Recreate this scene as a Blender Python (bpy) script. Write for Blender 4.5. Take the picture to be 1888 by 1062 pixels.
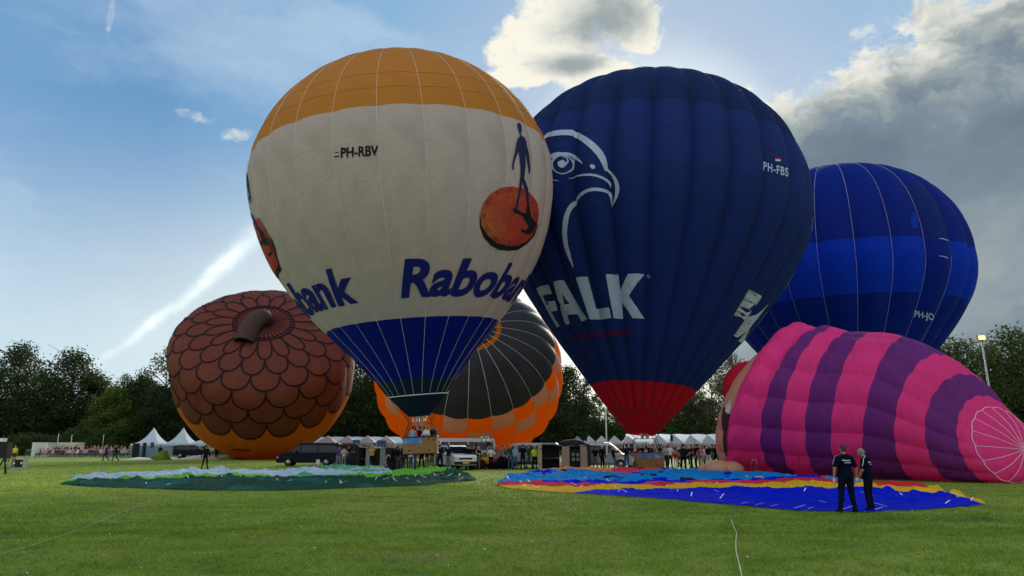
import bpy, bmesh, math, random
import numpy as np
from math import sin, cos, pi, radians, atan2, sqrt
from mathutils import Vector, Matrix, noise
from mathutils.bvhtree import BVHTree
from mathutils.geometry import tessellate_polygon
random.seed(7); np.random.seed(7)
S = bpy.context.scene
for o in list(bpy.data.objects): bpy.data.objects.remove(o)
COL = S.collection
# ------------------------------------------------------------------ camera
FPX = 1364.0; HZ = 820.0; CAMH = 1.80
PITCH = math.atan((HZ-531)/FPX)
cam = bpy.data.cameras.new('camera'); cam_o = bpy.data.objects.new('camera', cam); COL.objects.link(cam_o)
cam.sensor_width = 36; cam.lens = 36*FPX/1888; cam.clip_start = .1; cam.clip_end = 20000
cam_o.location = (0, 0, CAMH); cam_o.rotation_euler = (pi/2+PITCH, 0, 0)
S.camera = cam_o
cp_, sp_ = cos(PITCH), sin(PITCH)
def ray(px, py):
    a = (px-944)/FPX; b = -(py-531)/FPX
    return Vector((a, cp_-b*sp_, sp_+b*cp_)).normalized()
def ground(px, py, z=0.0):
    d = ray(px, py); t = (z-CAMH)/d.z
    return Vector((d.x*t, d.y*t, z))
def at(px, Y, z=0.0):
    """world point at forward distance Y whose picture column is px"""
    d = Y*cp_+(z-CAMH)*sp_
    return Vector(((px-944)/FPX*d, Y, z))
def zat(py, Y):
    b = -(py-531)/FPX
    return CAMH+Y*(sp_+b*cp_)/(cp_-b*sp_)
# ------------------------------------------------------------------ view, render
S.view_settings.view_transform = 'Standard'; S.view_settings.look = 'None'
S.view_settings.gamma = 1; S.view_settings.use_curve_mapping = False
S.view_settings.exposure = 1.78
S.render.engine = 'CYCLES'
S.cycles.use_denoising = True
S.cycles.max_bounces = 7; S.cycles.diffuse_bounces = 4; S.cycles.glossy_bounces = 2
S.cycles.transmission_bounces = 4; S.cycles.transparent_max_bounces = 4
S.cycles.sample_clamp_indirect = 6
S.cycles.caustics_reflective = False; S.cycles.caustics_refractive = False
# ------------------------------------------------------------------ sun
SUN_EL, SUN_AZ = radians(20), radians(11.5)      # ahead, a little to the right, behind thin cloud
sun = bpy.data.lights.new('sun', 'SUN'); sun.energy = 1.5; sun.angle = radians(35); sun.color = (1, .9, .76)
sun_o = bpy.data.objects.new('sun', sun); COL.objects.link(sun_o)
sd = Vector((sin(SUN_AZ)*cos(SUN_EL), cos(SUN_AZ)*cos(SUN_EL), sin(SUN_EL)))
sun_o.rotation_euler = sd.to_track_quat('Z', 'Y').to_euler(); sun_o.location = (0, -20, 60)
# ------------------------------------------------------------------ world
class NT:
    def __init__(s, tree): s.t = tree; s.n = tree.nodes; s.l = tree.links
    def node(s, typ, **kw):
        n = s.n.new(typ)
        for k, v in kw.items(): setattr(n, k, v)
        return n
    def put(s, inp, v):
        if v is None: return
        if hasattr(v, 'is_output') or isinstance(v, bpy.types.NodeSocket): s.l.new(v, inp)
        else:
            try: inp.default_value = v
            except Exception: inp.default_value = (*v, 1)
    def M(s, op, a, b=None, c=None, clamp=False):
        n = s.node('ShaderNodeMath', operation=op, use_clamp=clamp)
        s.put(n.inputs[0], a); s.put(n.inputs[1], b); s.put(n.inputs[2], c); return n.outputs[0]
    def ss(s, x, a, b):
        n = s.node('ShaderNodeMapRange', interpolation_type='SMOOTHSTEP')
        s.put(n.inputs[0], x); n.inputs[1].default_value = a; n.inputs[2].default_value = b
        n.inputs[3].default_value = 0; n.inputs[4].default_value = 1; return n.outputs[0]
    def noise(s, vec, scale, detail=4, rough=.5, dist=0, col=False):
        n = s.node('ShaderNodeTexNoise'); s.put(n.inputs['Vector'], vec)
        n.inputs['Scale'].default_value = scale; n.inputs['Detail'].default_value = detail
        n.inputs['Roughness'].default_value = rough; n.inputs['Distortion'].default_value = dist
        return n.outputs['Color' if col else 'Fac']
    def mix(s, f, a, b, mode='MIX'):
        n = s.node('ShaderNodeMix', data_type='RGBA', blend_type=mode)
        s.put(n.inputs[0], f); s.put(n.inputs[6], a if not isinstance(a, tuple) else (*a[:3], 1)); s.put(n.inputs[7], b if not isinstance(b, tuple) else (*b[:3], 1))
        return n.outputs[2]
    def ramp(s, f, stops):
        n = s.node('ShaderNodeValToRGB'); e = n.color_ramp.elements
        while len(e) < len(stops): e.new(.5)
        for q, (p, c) in zip(e, stops): q.position = p; q.color = (*c, 1)
        s.put(n.inputs[0], f); return n.outputs[0]
    def mapping(s, vec, scale=(1, 1, 1), rot=(0, 0, 0), loc=(0, 0, 0)):
        n = s.node('ShaderNodeMapping'); s.put(n.inputs[0], vec); n.inputs[1].default_value = loc
        n.inputs[2].default_value = rot; n.inputs[3].default_value = scale; return n.outputs[0]
def make_world():
    w = bpy.data.worlds.new('World'); S.world = w; w.use_nodes = True
    t = NT(w.node_tree); t.n.clear()
    sky = t.node('ShaderNodeTexSky', sky_type='NISHITA', sun_disc=False)
    sky.sun_elevation = SUN_EL; sky.sun_rotation = SUN_AZ; sky.air_density = 1.0; sky.dust_density = .35; sky.ozone_density = 2.2; sky.altitude = 0
    tc = t.node('ShaderNodeTexCoord').outputs['Generated']
    sx = t.node('ShaderNodeSeparateXYZ'); t.l.new(tc, sx.inputs[0]); X, Y, Z = sx.outputs
    az = t.M('ARCTAN2', X, Y); el = t.M('ARCSINE', Z)
    def ang(px, py):
        d = ray(px, py); return atan2(d.x, d.y), math.asin(d.z)
    wv = t.node('ShaderNodeVectorMath', operation='ADD'); wn = t.node('ShaderNodeVectorMath', operation='MULTIPLY_ADD')
    t.l.new(t.noise(tc, 9.0, 4, .6, 0, True), wn.inputs[0]); wn.inputs[1].default_value = (.09, .09, .09); wn.inputs[2].default_value = (-.045, -.045, -.045)
    t.l.new(tc, wv.inputs[0]); t.l.new(wn.outputs[0], wv.inputs[1]); tw = wv.outputs[0]     # wisps: warped direction
    st_ = t.mapping(tw, (1, 1, 1.7))
    n1 = t.noise(st_, 4.2, 9, .60); n2 = t.noise(st_, 15.0, 9, .66, .2); n3 = t.noise(t.mapping(tw, (1, 1, 1.9), (0, .12, 0)), 3.4, 5, .55); n4 = t.noise(st_, 8.5, 8, .62)
    nn = t.M('ADD', t.M('MULTIPLY', t.M('SUBTRACT', n1, .5), 1.5), t.M('MULTIPLY', t.M('SUBTRACT', n2, .5), 1.0))
    def line(p, q):        # signed angle below-right of the line p-q
        a0, e0 = ang(*p); a1, e1 = ang(*q); dx, dy = a1-a0, e1-e0; L = sqrt(dx*dx+dy*dy); nx, ny = dy/L, -dx/L
        return t.M('ADD', t.M('MULTIPLY', az, nx), t.M('MULTIPLY_ADD', el, ny, -(a0*nx+e0*ny)))
    def blob(px, py, rx, ry, gain=1):
        a0, e0 = ang(px, py)
        u = t.M('DIVIDE', t.M('SUBTRACT', az, a0), rx/FPX); v = t.M('DIVIDE', t.M('SUBTRACT', el, e0), ry/FPX)
        d = t.M('SQRT', t.M('ADD', t.M('MULTIPLY', u, u), t.M('MULTIPLY', v, v)))
        return t.M('MULTIPLY', t.M('SUBTRACT', 1, d), gain)
    s1 = line((1265, 150), (1770, 0)); a0, _ = ang(1240, 200)
    s2 = t.M('SUBTRACT', az, a0)
    sd_ = t.M('MINIMUM', s1, s2)                        # radians inside the bank
    dens = t.M('ADD', t.M('MULTIPLY', t.M('MINIMUM', sd_, .12), 9.0), t.M('MULTIPLY', nn, 1.5))
    cum = blob(1095, 35, 165, 90)
    for b in ((1010, 85, 130, 62), (935, 100, 80, 40), (1165, 50, 75, 60), (1060, 125, 170, 42), (960, 140, 110, 34)):
        cum = t.M('MAXIMUM', cum, blob(*b))
    densc = t.M('ADD', t.M('MULTIPLY', t.M('MINIMUM', cum, .55), 1.5), t.M('MULTIPLY', nn, 1.9))
    puff = blob(368, 214, 40, 12)
    for b in ((441, 252, 28, 18), (1592, 66, 42, 15), (1690, 40, 62, 18), (205, 25, 7, 42), (1762, 8, 40, 18)):
        puff = t.M('MAXIMUM', puff, blob(*b))
    densp = t.M('ADD', t.M('MULTIPLY', t.M('MINIMUM', puff, .5), 1.0), t.M('MULTIPLY', t.M('SUBTRACT', n2, .5), 5.5))
    densp = t.M('MULTIPLY', densp, t.ss(puff, -.5, .1))
    fill_cloud = t.M('MULTIPLY', t.ss(nn, -.25, .25), .8)  # cloud cover added outside the view to light the fronts of things
    alpha = t.M('MAXIMUM', t.M('MAXIMUM', t.ss(dens, .02, .30), t.ss(densc, -.02, .38)), t.M('MULTIPLY', t.ss(densp, .0, 1.1), .5))
    hi = t.ss(el, ang(1700, 520)[1], ang(1700, 170)[1])
    # thickness decides how dark the backlit cloud is; its rims stay bright
    tm = t.M('ADD', t.M('MULTIPLY', t.M('MINIMUM', sd_, .22), 6.0), t.M('ADD', t.M('MULTIPLY', t.M('SUBTRACT', n3, .5), 1.9), t.M('MULTIPLY', t.M('SUBTRACT', n4, .5), .9)))
    thick_m = t.M('MULTIPLY', t.ss(tm, .02, .92), t.M('MULTIPLY_ADD', hi, .48, t.M('MULTIPLY_ADD', t.M('SUBTRACT', n1, .5), .9, .44)))
    tcn = t.M('ADD', t.M('MULTIPLY', t.M('MAXIMUM', blob(1110, 40, 120, 75), blob(1050, 120, 120, 30)), .8), t.M('ADD', t.M('MULTIPLY', t.M('SUBTRACT', n3, .5), 1.0), t.M('MULTIPLY', t.M('SUBTRACT', n4, .5), 1.2)))
    thick_c = t.M('MULTIPLY', t.ss(tcn, -.12, .75), .40)
    thick = t.mix(t.ss(t.M('SUBTRACT', az, ang(1225, 200)[0]), -.01, .02), thick_c, thick_m)
    ccol = t.ramp(thick, [(0, (.84, .81, .70)), (.14, (.62, .63, .58)), (.34, (.33, .375, .375)), (.6, (.18, .232, .285)), (1, (.10, .14, .19))])
    far = t.ss(t.M('ARCCOSINE', t.M('ADD', t.M('ADD', t.M('MULTIPLY', X, sd.x), t.M('MULTIPLY', Y, sd.y)), t.M('MULTIPLY', Z, sd.z))), radians(55), radians(105))
    ccol = t.mix(far, ccol, (.88, .87, .84))      # clouds out of view, away from the sun, brightened as added front fill
    s3 = line((250, 618), (480, 432)); a3, e3 = ang(365, 530)
    al = t.M('ADD', t.M('MULTIPLY', t.M('SUBTRACT', az, a3), .78), t.M('MULTIPLY', t.M('SUBTRACT', el, e3), .62))
    wob = t.M('ADD', s3, t.M('MULTIPLY', t.M('SUBTRACT', n1, .5), .05))
    wid = t.M('MULTIPLY_ADD', t.ss(al, -.12, .12), -5200., -900. )
    wid = t.M('MULTIPLY_ADD', t.ss(al, .12, -.14), -26000., -6500.)
    streak = t.M('MULTIPLY', t.M('POWER', 2.718, t.M('MULTIPLY', t.M('MULTIPLY', wob, wob), wid)), t.ss(t.M('ABSOLUTE', al), .17, .06))
    streak = t.M('MULTIPLY', streak, t.M('MULTIPLY_ADD', n4, 2.2, -.45), None, True)
    alpha = t.M('MAXIMUM', alpha, t.M('MULTIPLY', fill_cloud, far))
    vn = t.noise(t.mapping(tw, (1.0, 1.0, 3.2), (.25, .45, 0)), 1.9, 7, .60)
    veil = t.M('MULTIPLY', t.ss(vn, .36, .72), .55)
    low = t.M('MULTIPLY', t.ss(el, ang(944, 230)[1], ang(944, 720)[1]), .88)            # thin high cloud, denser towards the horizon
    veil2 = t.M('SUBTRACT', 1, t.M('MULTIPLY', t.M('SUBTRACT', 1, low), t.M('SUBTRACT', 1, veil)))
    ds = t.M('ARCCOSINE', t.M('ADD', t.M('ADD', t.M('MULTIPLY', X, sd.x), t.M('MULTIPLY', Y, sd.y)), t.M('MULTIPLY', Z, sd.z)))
    veil2 = t.M('MAXIMUM', veil2, t.M('MULTIPLY', t.M('MAXIMUM', t.ss(ds, radians(75), radians(40)), t.ss(ds, radians(58), radians(85))), .93))   # thin cloud before the sun; bright veil added behind the viewer as fill
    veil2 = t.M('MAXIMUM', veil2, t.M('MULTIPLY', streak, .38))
    vsun = t.ramp(t.M('DIVIDE', ds, pi), [(.02, (.33, .34, .31)), (.06, (.125, .16, .205)), (.13, (.070, .130, .198)), (.2, (.040, .092, .165)), (.34, (.055, .11, .185)), (.55, (.29, .31, .32))])  # last stop: brightness added behind the viewer for the front faces
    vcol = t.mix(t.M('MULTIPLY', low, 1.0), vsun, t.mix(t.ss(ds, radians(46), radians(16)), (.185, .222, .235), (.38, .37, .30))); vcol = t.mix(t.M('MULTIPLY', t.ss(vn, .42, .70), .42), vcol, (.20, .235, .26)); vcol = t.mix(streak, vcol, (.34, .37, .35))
    skyc = t.node('ShaderNodeHueSaturation'); skyc.inputs['Saturation'].default_value = 1.0
    t.l.new(sky.outputs[0], skyc.inputs['Color'])
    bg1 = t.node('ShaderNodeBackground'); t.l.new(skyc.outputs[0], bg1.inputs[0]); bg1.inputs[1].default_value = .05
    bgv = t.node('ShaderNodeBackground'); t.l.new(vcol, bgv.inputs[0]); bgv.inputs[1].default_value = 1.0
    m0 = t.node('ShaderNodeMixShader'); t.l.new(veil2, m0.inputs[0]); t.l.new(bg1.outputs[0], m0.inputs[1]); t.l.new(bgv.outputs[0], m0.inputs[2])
    bg2 = t.node('ShaderNodeBackground'); t.l.new(ccol, bg2.inputs[0]); bg2.inputs[1].default_value = .335
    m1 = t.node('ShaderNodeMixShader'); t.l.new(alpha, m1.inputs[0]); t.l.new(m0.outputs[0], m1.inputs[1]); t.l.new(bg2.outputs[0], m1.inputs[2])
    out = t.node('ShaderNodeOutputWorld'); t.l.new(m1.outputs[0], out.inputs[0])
make_world()
# ------------------------------------------------------------------ materials
_mats = {}
def mat(name, col, rough=.6, metal=0., spec=.3, var=.12, vscale=3., bump=0., bscale=20., trans=0., emit=None, coat=0., tint=None, bvec=(1, 1, 1), space='Object', brot=(0, 0, 0)):
    if name in _mats: return _mats[name]
    m = bpy.data.materials.new(name); m.use_nodes = True; t = NT(m.node_tree); t.n.clear()
    out = t.node('ShaderNodeOutputMaterial'); p = t.node('ShaderNodeBsdfPrincipled')
    tc = t.node('ShaderNodeTexCoord').outputs[space]
    nz = t.noise(tc, vscale, 5, .6)
    k = t.M('MULTIPLY_ADD', nz, var*2, 1-var)
    base = t.mix(1., col, t.node('ShaderNodeCombineColor').outputs[0], 'MULTIPLY')
    cc = base.node.inputs[7].links[0].from_node
    for i in range(3): t.l.new(k, cc.inputs[i])
    if tint: base = t.mix(t.ss(t.noise(tc, vscale*.37, 4, .6), .45, .7), base, tint)
    t.l.new(base, p.inputs['Base Color']); p.inputs['Roughness'].default_value = rough; p.inputs['Metallic'].default_value = metal
    p.inputs['Specular IOR Level'].default_value = spec; p.inputs['Coat Weight'].default_value = coat
    if emit: p.inputs['Emission Color'].default_value = (*emit[:3], 1); p.inputs['Emission Strength'].default_value = emit[3]
    bn = None
    if bump:
        b = t.node('ShaderNodeBump'); b.inputs['Strength'].default_value = min(1, bump); b.inputs['Distance'].default_value = .05*max(1, bump)
        t.l.new(t.noise(t.mapping(tc, bvec, brot), bscale, 6, .6, .4), b.inputs['Height']); bn = b.outputs[0]; t.l.new(bn, p.inputs['Normal'])
    last = p.outputs[0]
    if trans:
        tr = t.node('ShaderNodeBsdfTranslucent'); t.l.new(base, tr.inputs[0])
        if bn: t.l.new(bn, tr.inputs['Normal'])
        mx = t.node('ShaderNodeMixShader'); mx.inputs[0].default_value = trans
        t.l.new(last, mx.inputs[1]); t.l.new(tr.outputs[0], mx.inputs[2]); last = mx.outputs[0]
    t.l.new(last, out.inputs[0]); _mats[name] = m; return m
def fab(name, col, trans=.3, var=.10, bump=1.8, bs=1.5, tint=None, rough=.62, vs=.55, bvec=(1, 1, 1), brot=(0, 0, 0)):
    return mat('fabric_'+name, col, rough, 0, .10, var, vs, bump, bs, trans, tint=tint, bvec=bvec, brot=brot)
# ------------------------------------------------------------------ objects
def tag(o, label=None, cat=None, group=None, kind=None):
    if label: o['label'] = label
    if cat: o['category'] = cat
    if group: o['group'] = group
    if kind: o['kind'] = kind
    return o
def link(o, parent=None):
    COL.objects.link(o)
    if parent: o.parent = parent
    return o
def mesh_obj(name, v, f, m=None, parent=None, idx=None, smooth=False):
    me = bpy.data.meshes.new(name); me.from_pydata([tuple(x) for x in v], [], [tuple(q) for q in f])
    for q in (m if isinstance(m, (list, tuple)) else [m]):
        if q: me.materials.append(q)
    if idx is not None: me.polygons.foreach_set('material_index', idx)
    if smooth: me.polygons.foreach_set('use_smooth', [True]*len(f))
    me.update()
    return link(bpy.data.objects.new(name, me), parent)
def empty(name, loc=(0, 0, 0), rz=0., mtx=None):
    o = bpy.data.objects.new(name, None); o.empty_display_size = .3; COL.objects.link(o)
    if mtx is not None: o.matrix_world = mtx
    else: o.location = loc; o.rotation_euler = (0, 0, rz)
    return o
def children(o): return [c for c in bpy.data.objects if c.parent == o]
def copy_tree(o, kids=None):
    kids = kids or {}
    c = o.copy(); COL.objects.link(c)
    for ch in kids.get(o, list(o.children)):
        d = copy_tree(ch, kids); d.parent = c
    return c
class MB:
    """collects simple solids, built as one mesh"""
    def __init__(s): s.v = []; s.f = []; s.mi = []
    def add(s, v, f, mi=0):
        b = len(s.v); s.v += [tuple(q) for q in v]; s.f += [tuple(i+b for i in q) for q in f]; s.mi += [mi]*len(f); return s
    def box(s, c, d, rz=0., mi=0, ry=0.):
        R = Matrix.Rotation(rz, 3, 'Z') @ Matrix.Rotation(ry, 3, 'Y'); c = Vector(c); v = []
        for x in (-.5, .5):
            for y in (-.5, .5):
                for z in (-.5, .5): v.append(c+R@Vector((x*d[0], y*d[1], z*d[2])))
        return s.add(v, [(0, 1, 3, 2), (4, 6, 7, 5), (0, 4, 5, 1), (2, 3, 7, 6), (0, 2, 6, 4), (1, 5, 7, 3)], mi)
    def tube(s, pts, r, n=6, mi=0, cap=True):
        pts = [Vector(p) for p in pts]; rs = r if isinstance(r, (list, tuple)) else [r]*len(pts); v = []; f = []
        up = Vector((0, 0, 1))
        for i, p in enumerate(pts):
            d = (pts[min(i+1, len(pts)-1)]-pts[max(i-1, 0)])
            d = d.normalized() if d.length > 1e-9 else Vector((0, 0, 1))
            a = d.cross(up); 
            if a.length < .05: a = d.cross(Vector((1, 0, 0)))
            a.normalize(); b = d.cross(a)
            for k in range(n):
                t = 2*pi*k/n; v.append(p+(a*cos(t)+b*sin(t))*rs[i])
        for i in range(len(pts)-1):
            for k in range(n):
                k2 = (k+1) % n; f.append((i*n+k, i*n+k2, (i+1)*n+k2, (i+1)*n+k))
        if cap: f.append(tuple(range(n))[::-1]); f.append(tuple(range((len(pts)-1)*n, len(pts)*n)))
        return s.add(v, f, mi)
    def ell(s, c, r, n=10, m=7, mi=0, R=None):
        c = Vector(c); v = []; f = []; R = R or Matrix.Identity(3)
        for i in range(m+1):
            a = pi*i/m
            for k in range(n): t = 2*pi*k/n; v.append(c+R@Vector((r[0]*sin(a)*cos(t), r[1]*sin(a)*sin(t), r[2]*cos(a))))
        for i in range(m):
            for k in range(n):
                k2 = (k+1) % n
                if i == 0: f.append((k, (i+1)*n+k, (i+1)*n+k2))
                elif i == m-1: f.append((i*n+k, (i+1)*n+k, i*n+k2))
                else: f.append((i*n+k, (i+1)*n+k, (i+1)*n+k2, i*n+k2))
        return s.add(v, f, mi)
    def quad(s, a, b, c, d, mi=0): return s.add([a, b, c, d], [(0, 1, 2, 3)], mi)
    def build(s, name, m, parent=None, smooth=False):
        return mesh_obj(name, s.v, s.f, m, parent, s.mi, smooth)
def text_mesh2d(txt, bold=0., shear=0., spacing=1.):
    c = bpy.data.curves.new('t', 'FONT'); c.body = txt; c.size = 1; c.offset = bold; c.shear = shear; c.space_character = spacing; c.resolution_u = 4
    o = bpy.data.objects.new('t', c); COL.objects.link(o); bpy.context.view_layer.update()
    me = bpy.data.meshes.new_from_object(o.evaluated_get(bpy.context.evaluated_depsgraph_get()))
    v = [(q.co.x, q.co.y) for q in me.vertices]; f = [tuple(p.vertices) for p in me.polygons]
    bpy.data.objects.remove(o); bpy.data.curves.remove(c); bpy.data.meshes.remove(me); return v, f
def grid_cut(v2, f, step):
    """cuts a flat 2D mesh along a grid so it can be laid over a curved cloth"""
    bm = bmesh.new(); bv = [bm.verts.new((x, y, 0)) for x, y in v2]
    for q in f:
        try: bm.faces.new([bv[i] for i in q])
        except ValueError: pass
    xs = [p[0] for p in v2]; ys = [p[1] for p in v2]
    sx, sy = step if isinstance(step, tuple) else (step, step)
    for ax, lo, hi, st in ((0, min(xs), max(xs), sx), (1, min(ys), max(ys), sy)):
        x = math.floor(lo/st)*st+st
        while x < hi:
            co = (x, 0, 0) if ax == 0 else (0, x, 0); no = (1, 0, 0) if ax == 0 else (0, 1, 0)
            bmesh.ops.bisect_plane(bm, geom=bm.verts[:]+bm.edges[:]+bm.faces[:], plane_co=co, plane_no=no, dist=1e-6); x += st
    bm.verts.index_update()
    r = [(q.co.x, q.co.y) for q in bm.verts], [tuple(w.index for w in q.verts) for q in bm.faces]
    bm.free(); return r
def poly2d(loops_list):
    """list of [outer, hole, ...] loops -> 2D verts, tris"""
    V = []; Fc = []
    for loops in loops_list:
        L = [[Vector((x, y, 0)) for x, y in lp] for lp in loops]; b = len(V)
        for lp in L: V += [(q.x, q.y) for q in lp]
        for tri in tessellate_polygon(L): Fc.append(tuple(b+(i if isinstance(i, int) else i) for i in tri))
    return V, Fc
def stroke2d(pts, ws):
    """a stroke of varying width along pts"""
    n = len(pts); V = []; Fc = []
    for i in range(n):
        a = Vector(pts[max(i-1, 0)]); b = Vector(pts[min(i+1, n-1)]); d = (b-a).normalized(); nn = Vector((-d.y, d.x))*ws[i]/2
        p = Vector(pts[i]); V += [tuple(p+nn), tuple(p-nn)]
    for i in range(n-1): Fc.append((2*i, 2*i+1, 2*i+3, 2*i+2))
    return V, Fc
# ================================================================== balloons
def catmull(pts, n=6):
    out = []
    P = [pts[0]]+list(pts)+[pts[-1]]
    for i in range(1, len(P)-2):
        p0, p1, p2, p3 = [np.array(q, float) for q in P[i-1:i+3]]
        for k in range(n):
            t = k/n; out.append(tuple(.5*((2*p1)+(p2-p0)*t+(2*p0-5*p1+4*p2-p3)*t*t+(3*p1-p0-3*p2+p3)*t**3)))
    out.append(tuple(pts[-1])); return out
def profile(R, zc, at_, p, r0, a, b, sl, n=60):
    P0 = np.array([r0, 0]); P1 = P0+b*np.array([sin(sl), cos(sl)]); P3 = np.array([R, zc]); P2 = P3-np.array([0, a])
    t = np.linspace(0, 1, n)[:, None]
    B = (1-t)**3*P0+3*t*(1-t)**2*P1+3*t*t*(1-t)*P2+t**3*P3
    th = np.linspace(0, pi/2, n)[1:]
    T = np.stack([R*np.maximum(np.cos(th), 0)**(2/p), zc+at_*np.sin(th)**(2/p)], 1)
    return np.vstack([B, T])
def frame(tx, lean):
    ax = Vector((sin(tx)*cos(lean), -sin(lean), cos(tx)*cos(lean))).normalized()
    e1 = (Vector((1, 0, 0))-ax*ax.x).normalized(); return ax, e1, ax.cross(e1)
class Balloon:
    def __init__(s, name, prof, base, tx, lean, N, bulge, label, cat='hot air balloon', center=None, phase=0.):
        s.prof = prof; d = np.linalg.norm(np.diff(prof, axis=0), axis=1); s.L = np.concatenate([[0], np.cumsum(d)]); s.len = s.L[-1]; s.U = s.L/s.len
        s.N = N; s.b = bulge
        ax, e1, e2 = frame(tx, lean)
        base = Vector(base)
        M = Matrix((( e1.x, e2.x, ax.x, base.x), (e1.y, e2.y, ax.y, base.y), (e1.z, e2.z, ax.z, base.z), (0, 0, 0, 1)))
        M0 = M.copy(); loc = M0.inverted() @ Vector((0, 0, CAMH)); s.phic = atan2(loc.y, loc.x)
        M = M @ Matrix.Rotation(s.phic+phase*2*pi/N, 4, 'Z')   # a seam (phase 0) or a gore (phase .5) faces the viewer
        s.M = M; s.Mi = M.inverted()
        s.root = empty(name, mtx=M); tag(s.root, label, cat)
        # fine grid for ray casts
        ph = np.linspace(0, 2*pi, 181)[:-1]; us = np.linspace(0, .999, 120)
        V = [M @ s.P(a, u) for u in us for a in ph]; n = len(ph)
        Fq = [(i*n+k, i*n+(k+1) % n, (i+1)*n+(k+1) % n, (i+1)*n+k) for i in range(len(us)-1) for k in range(n)]
        s.bvh = BVHTree.FromPolygons(V, Fq)
    def rz(s, u): return float(np.interp(u, s.U, s.prof[:, 0])), float(np.interp(u, s.U, s.prof[:, 1]))
    def bf(s, u): return 1-.72*min(1, max(0, (u-.60)/.22))
    def P(s, phi, u, off=0.):
        r, z = s.rz(u); e = .004; r1, z1 = s.rz(max(0, u-e)); r2, z2 = s.rz(min(1, u+e))
        tx, tz = r2-r1, z2-z1; L = sqrt(tx*tx+tz*tz)+1e-9; nr, nz = tz/L, -tx/L
        w = 2*pi/s.N; t = (phi % w)/w; bb = s.b*s.bf(u); bl = bb*(1-(2*t-1)**2)-bb
        rr = r*(1+bl)+nr*off; zz = z+nz*off
        return Vector((rr*cos(phi), rr*sin(phi), zz))
    def hit(s, px, py):
        d = ray(px, py); h, n, i, dd = s.bvh.ray_cast(Vector((0, 0, CAMH)), d)
        if h is None: return None
        q = s.Mi @ h; phi = atan2(q.y, q.x); rr = sqrt(q.x**2+q.y**2)
        w = 2*pi/s.N; t = (phi % w)/w; rr /= 1+s.b*.7*(1-(2*t-1)**2)-s.b*.7
        j = np.argmin((s.prof[:, 0]-rr)**2+(s.prof[:, 1]-q.z)**2); js = np.linspace(max(j-1, 0), min(j+1, len(s.U)-1), 41)
        R = np.interp(js, range(len(s.U)), s.prof[:, 0]); Z = np.interp(js, range(len(s.U)), s.prof[:, 1]); k = np.argmin((R-rr)**2+(Z-q.z)**2)
        return phi, float(np.interp(js[k], range(len(s.U)), s.U))
    def u_at(s, px, py): return s.hit(px, py)[1]
    def panels(s, us, colf, parts='panel', nx=8, off=0., only=None):
        """one panel per gore and row; a row shares its mesh"""
        w = 2*pi/s.N
        for r in range(len(us)-1):
            u0, u1 = us[r], us[r+1]; ny = max(3, int((u1-u0)*s.len/.55)); me = None
            v = []
            for j in range(ny+1):
                u = u0+(u1-u0)*j/ny; q = 4*(j/ny)*(1-j/ny)*.03
                for i in range(nx+1):
                    a = min(w*i/nx, w*.99999); v.append(s.P(a, min(u, 1), off+q*(4*(i/nx)*(1-i/nx))))
            f = [(j*(nx+1)+i, j*(nx+1)+i+1, (j+1)*(nx+1)+i+1, (j+1)*(nx+1)+i) for j in range(ny) for i in range(nx)]
            first = None
            for g in range(s.N):
                m = colf(r, g)
                if m is None: continue
                if first is None: o = first = mesh_obj(parts, v, f, m, s.root, smooth=True)
                else: o = first.copy(); COL.objects.link(o)
                o.rotation_euler = (0, 0, g*w)
                o.material_slots[0].link = 'OBJECT'; o.material_slots[0].material = m
    def tapes(s, m, u0=0., u1=1., r=.022, name='load_tape', n=70, every=1):
        mb = MB(); mb.tube([s.P(0, u0+(u1-u0)*k/n, .012) for k in range(n+1)], r, 4)
        o = mb.build(name, m, s.root)
        for g in range(every, s.N, every):
            c = o.copy(); COL.objects.link(c); c.rotation_euler = (0, 0, g*2*pi/s.N)
    def ring(s, u, m, r=.03, name='ring_tape', off=.01, n=None):
        n = n or s.N*6; mb = MB(); pts = [s.P(2*pi*k/n, u, off) for k in range(n+1)]
        mb.tube(pts, r, 4, cap=False); return mb.build(name, m, s.root)
    def decal_px(s, name, vf, m, step=5, off=.05):
        """prints a figure drawn in picture coordinates where it stands on the cloth"""
        v2, f = grid_cut(vf[0], vf[1], step); V = []; ok = []
        for x, y in v2:
            h = s.hit(x, y); ok.append(h is not None); V.append(s.P(h[0], h[1], off) if h else Vector())
        f = [q for q in f if all(ok[i] for i in q)]
        return mesh_obj(name, V, f, m, s.root, smooth=True)
    def decal_surf(s, name, vf, m, fn, step, off=.05):
        v2, f = grid_cut(vf[0], vf[1], step)
        return mesh_obj(name, [s.P(*fn(x, y), off) for x, y in v2], f, m, s.root, smooth=True)
    def repeat(s, o, k):
        for j in k:
            c = o.copy(); COL.objects.link(c); c.rotation_euler = (0, 0, j*2*pi/3)
def zz(L, k, ox, oy): return [(ox+a/k, oy+b/k) for a, b in L]
WHT = fab('white_print', (.50, .62, .85), .2)
tape_w = mat('tape_white', (.78, .76, .72), .6)
tape_d = mat('tape_dark', (.02, .025, .06), .6)
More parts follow.
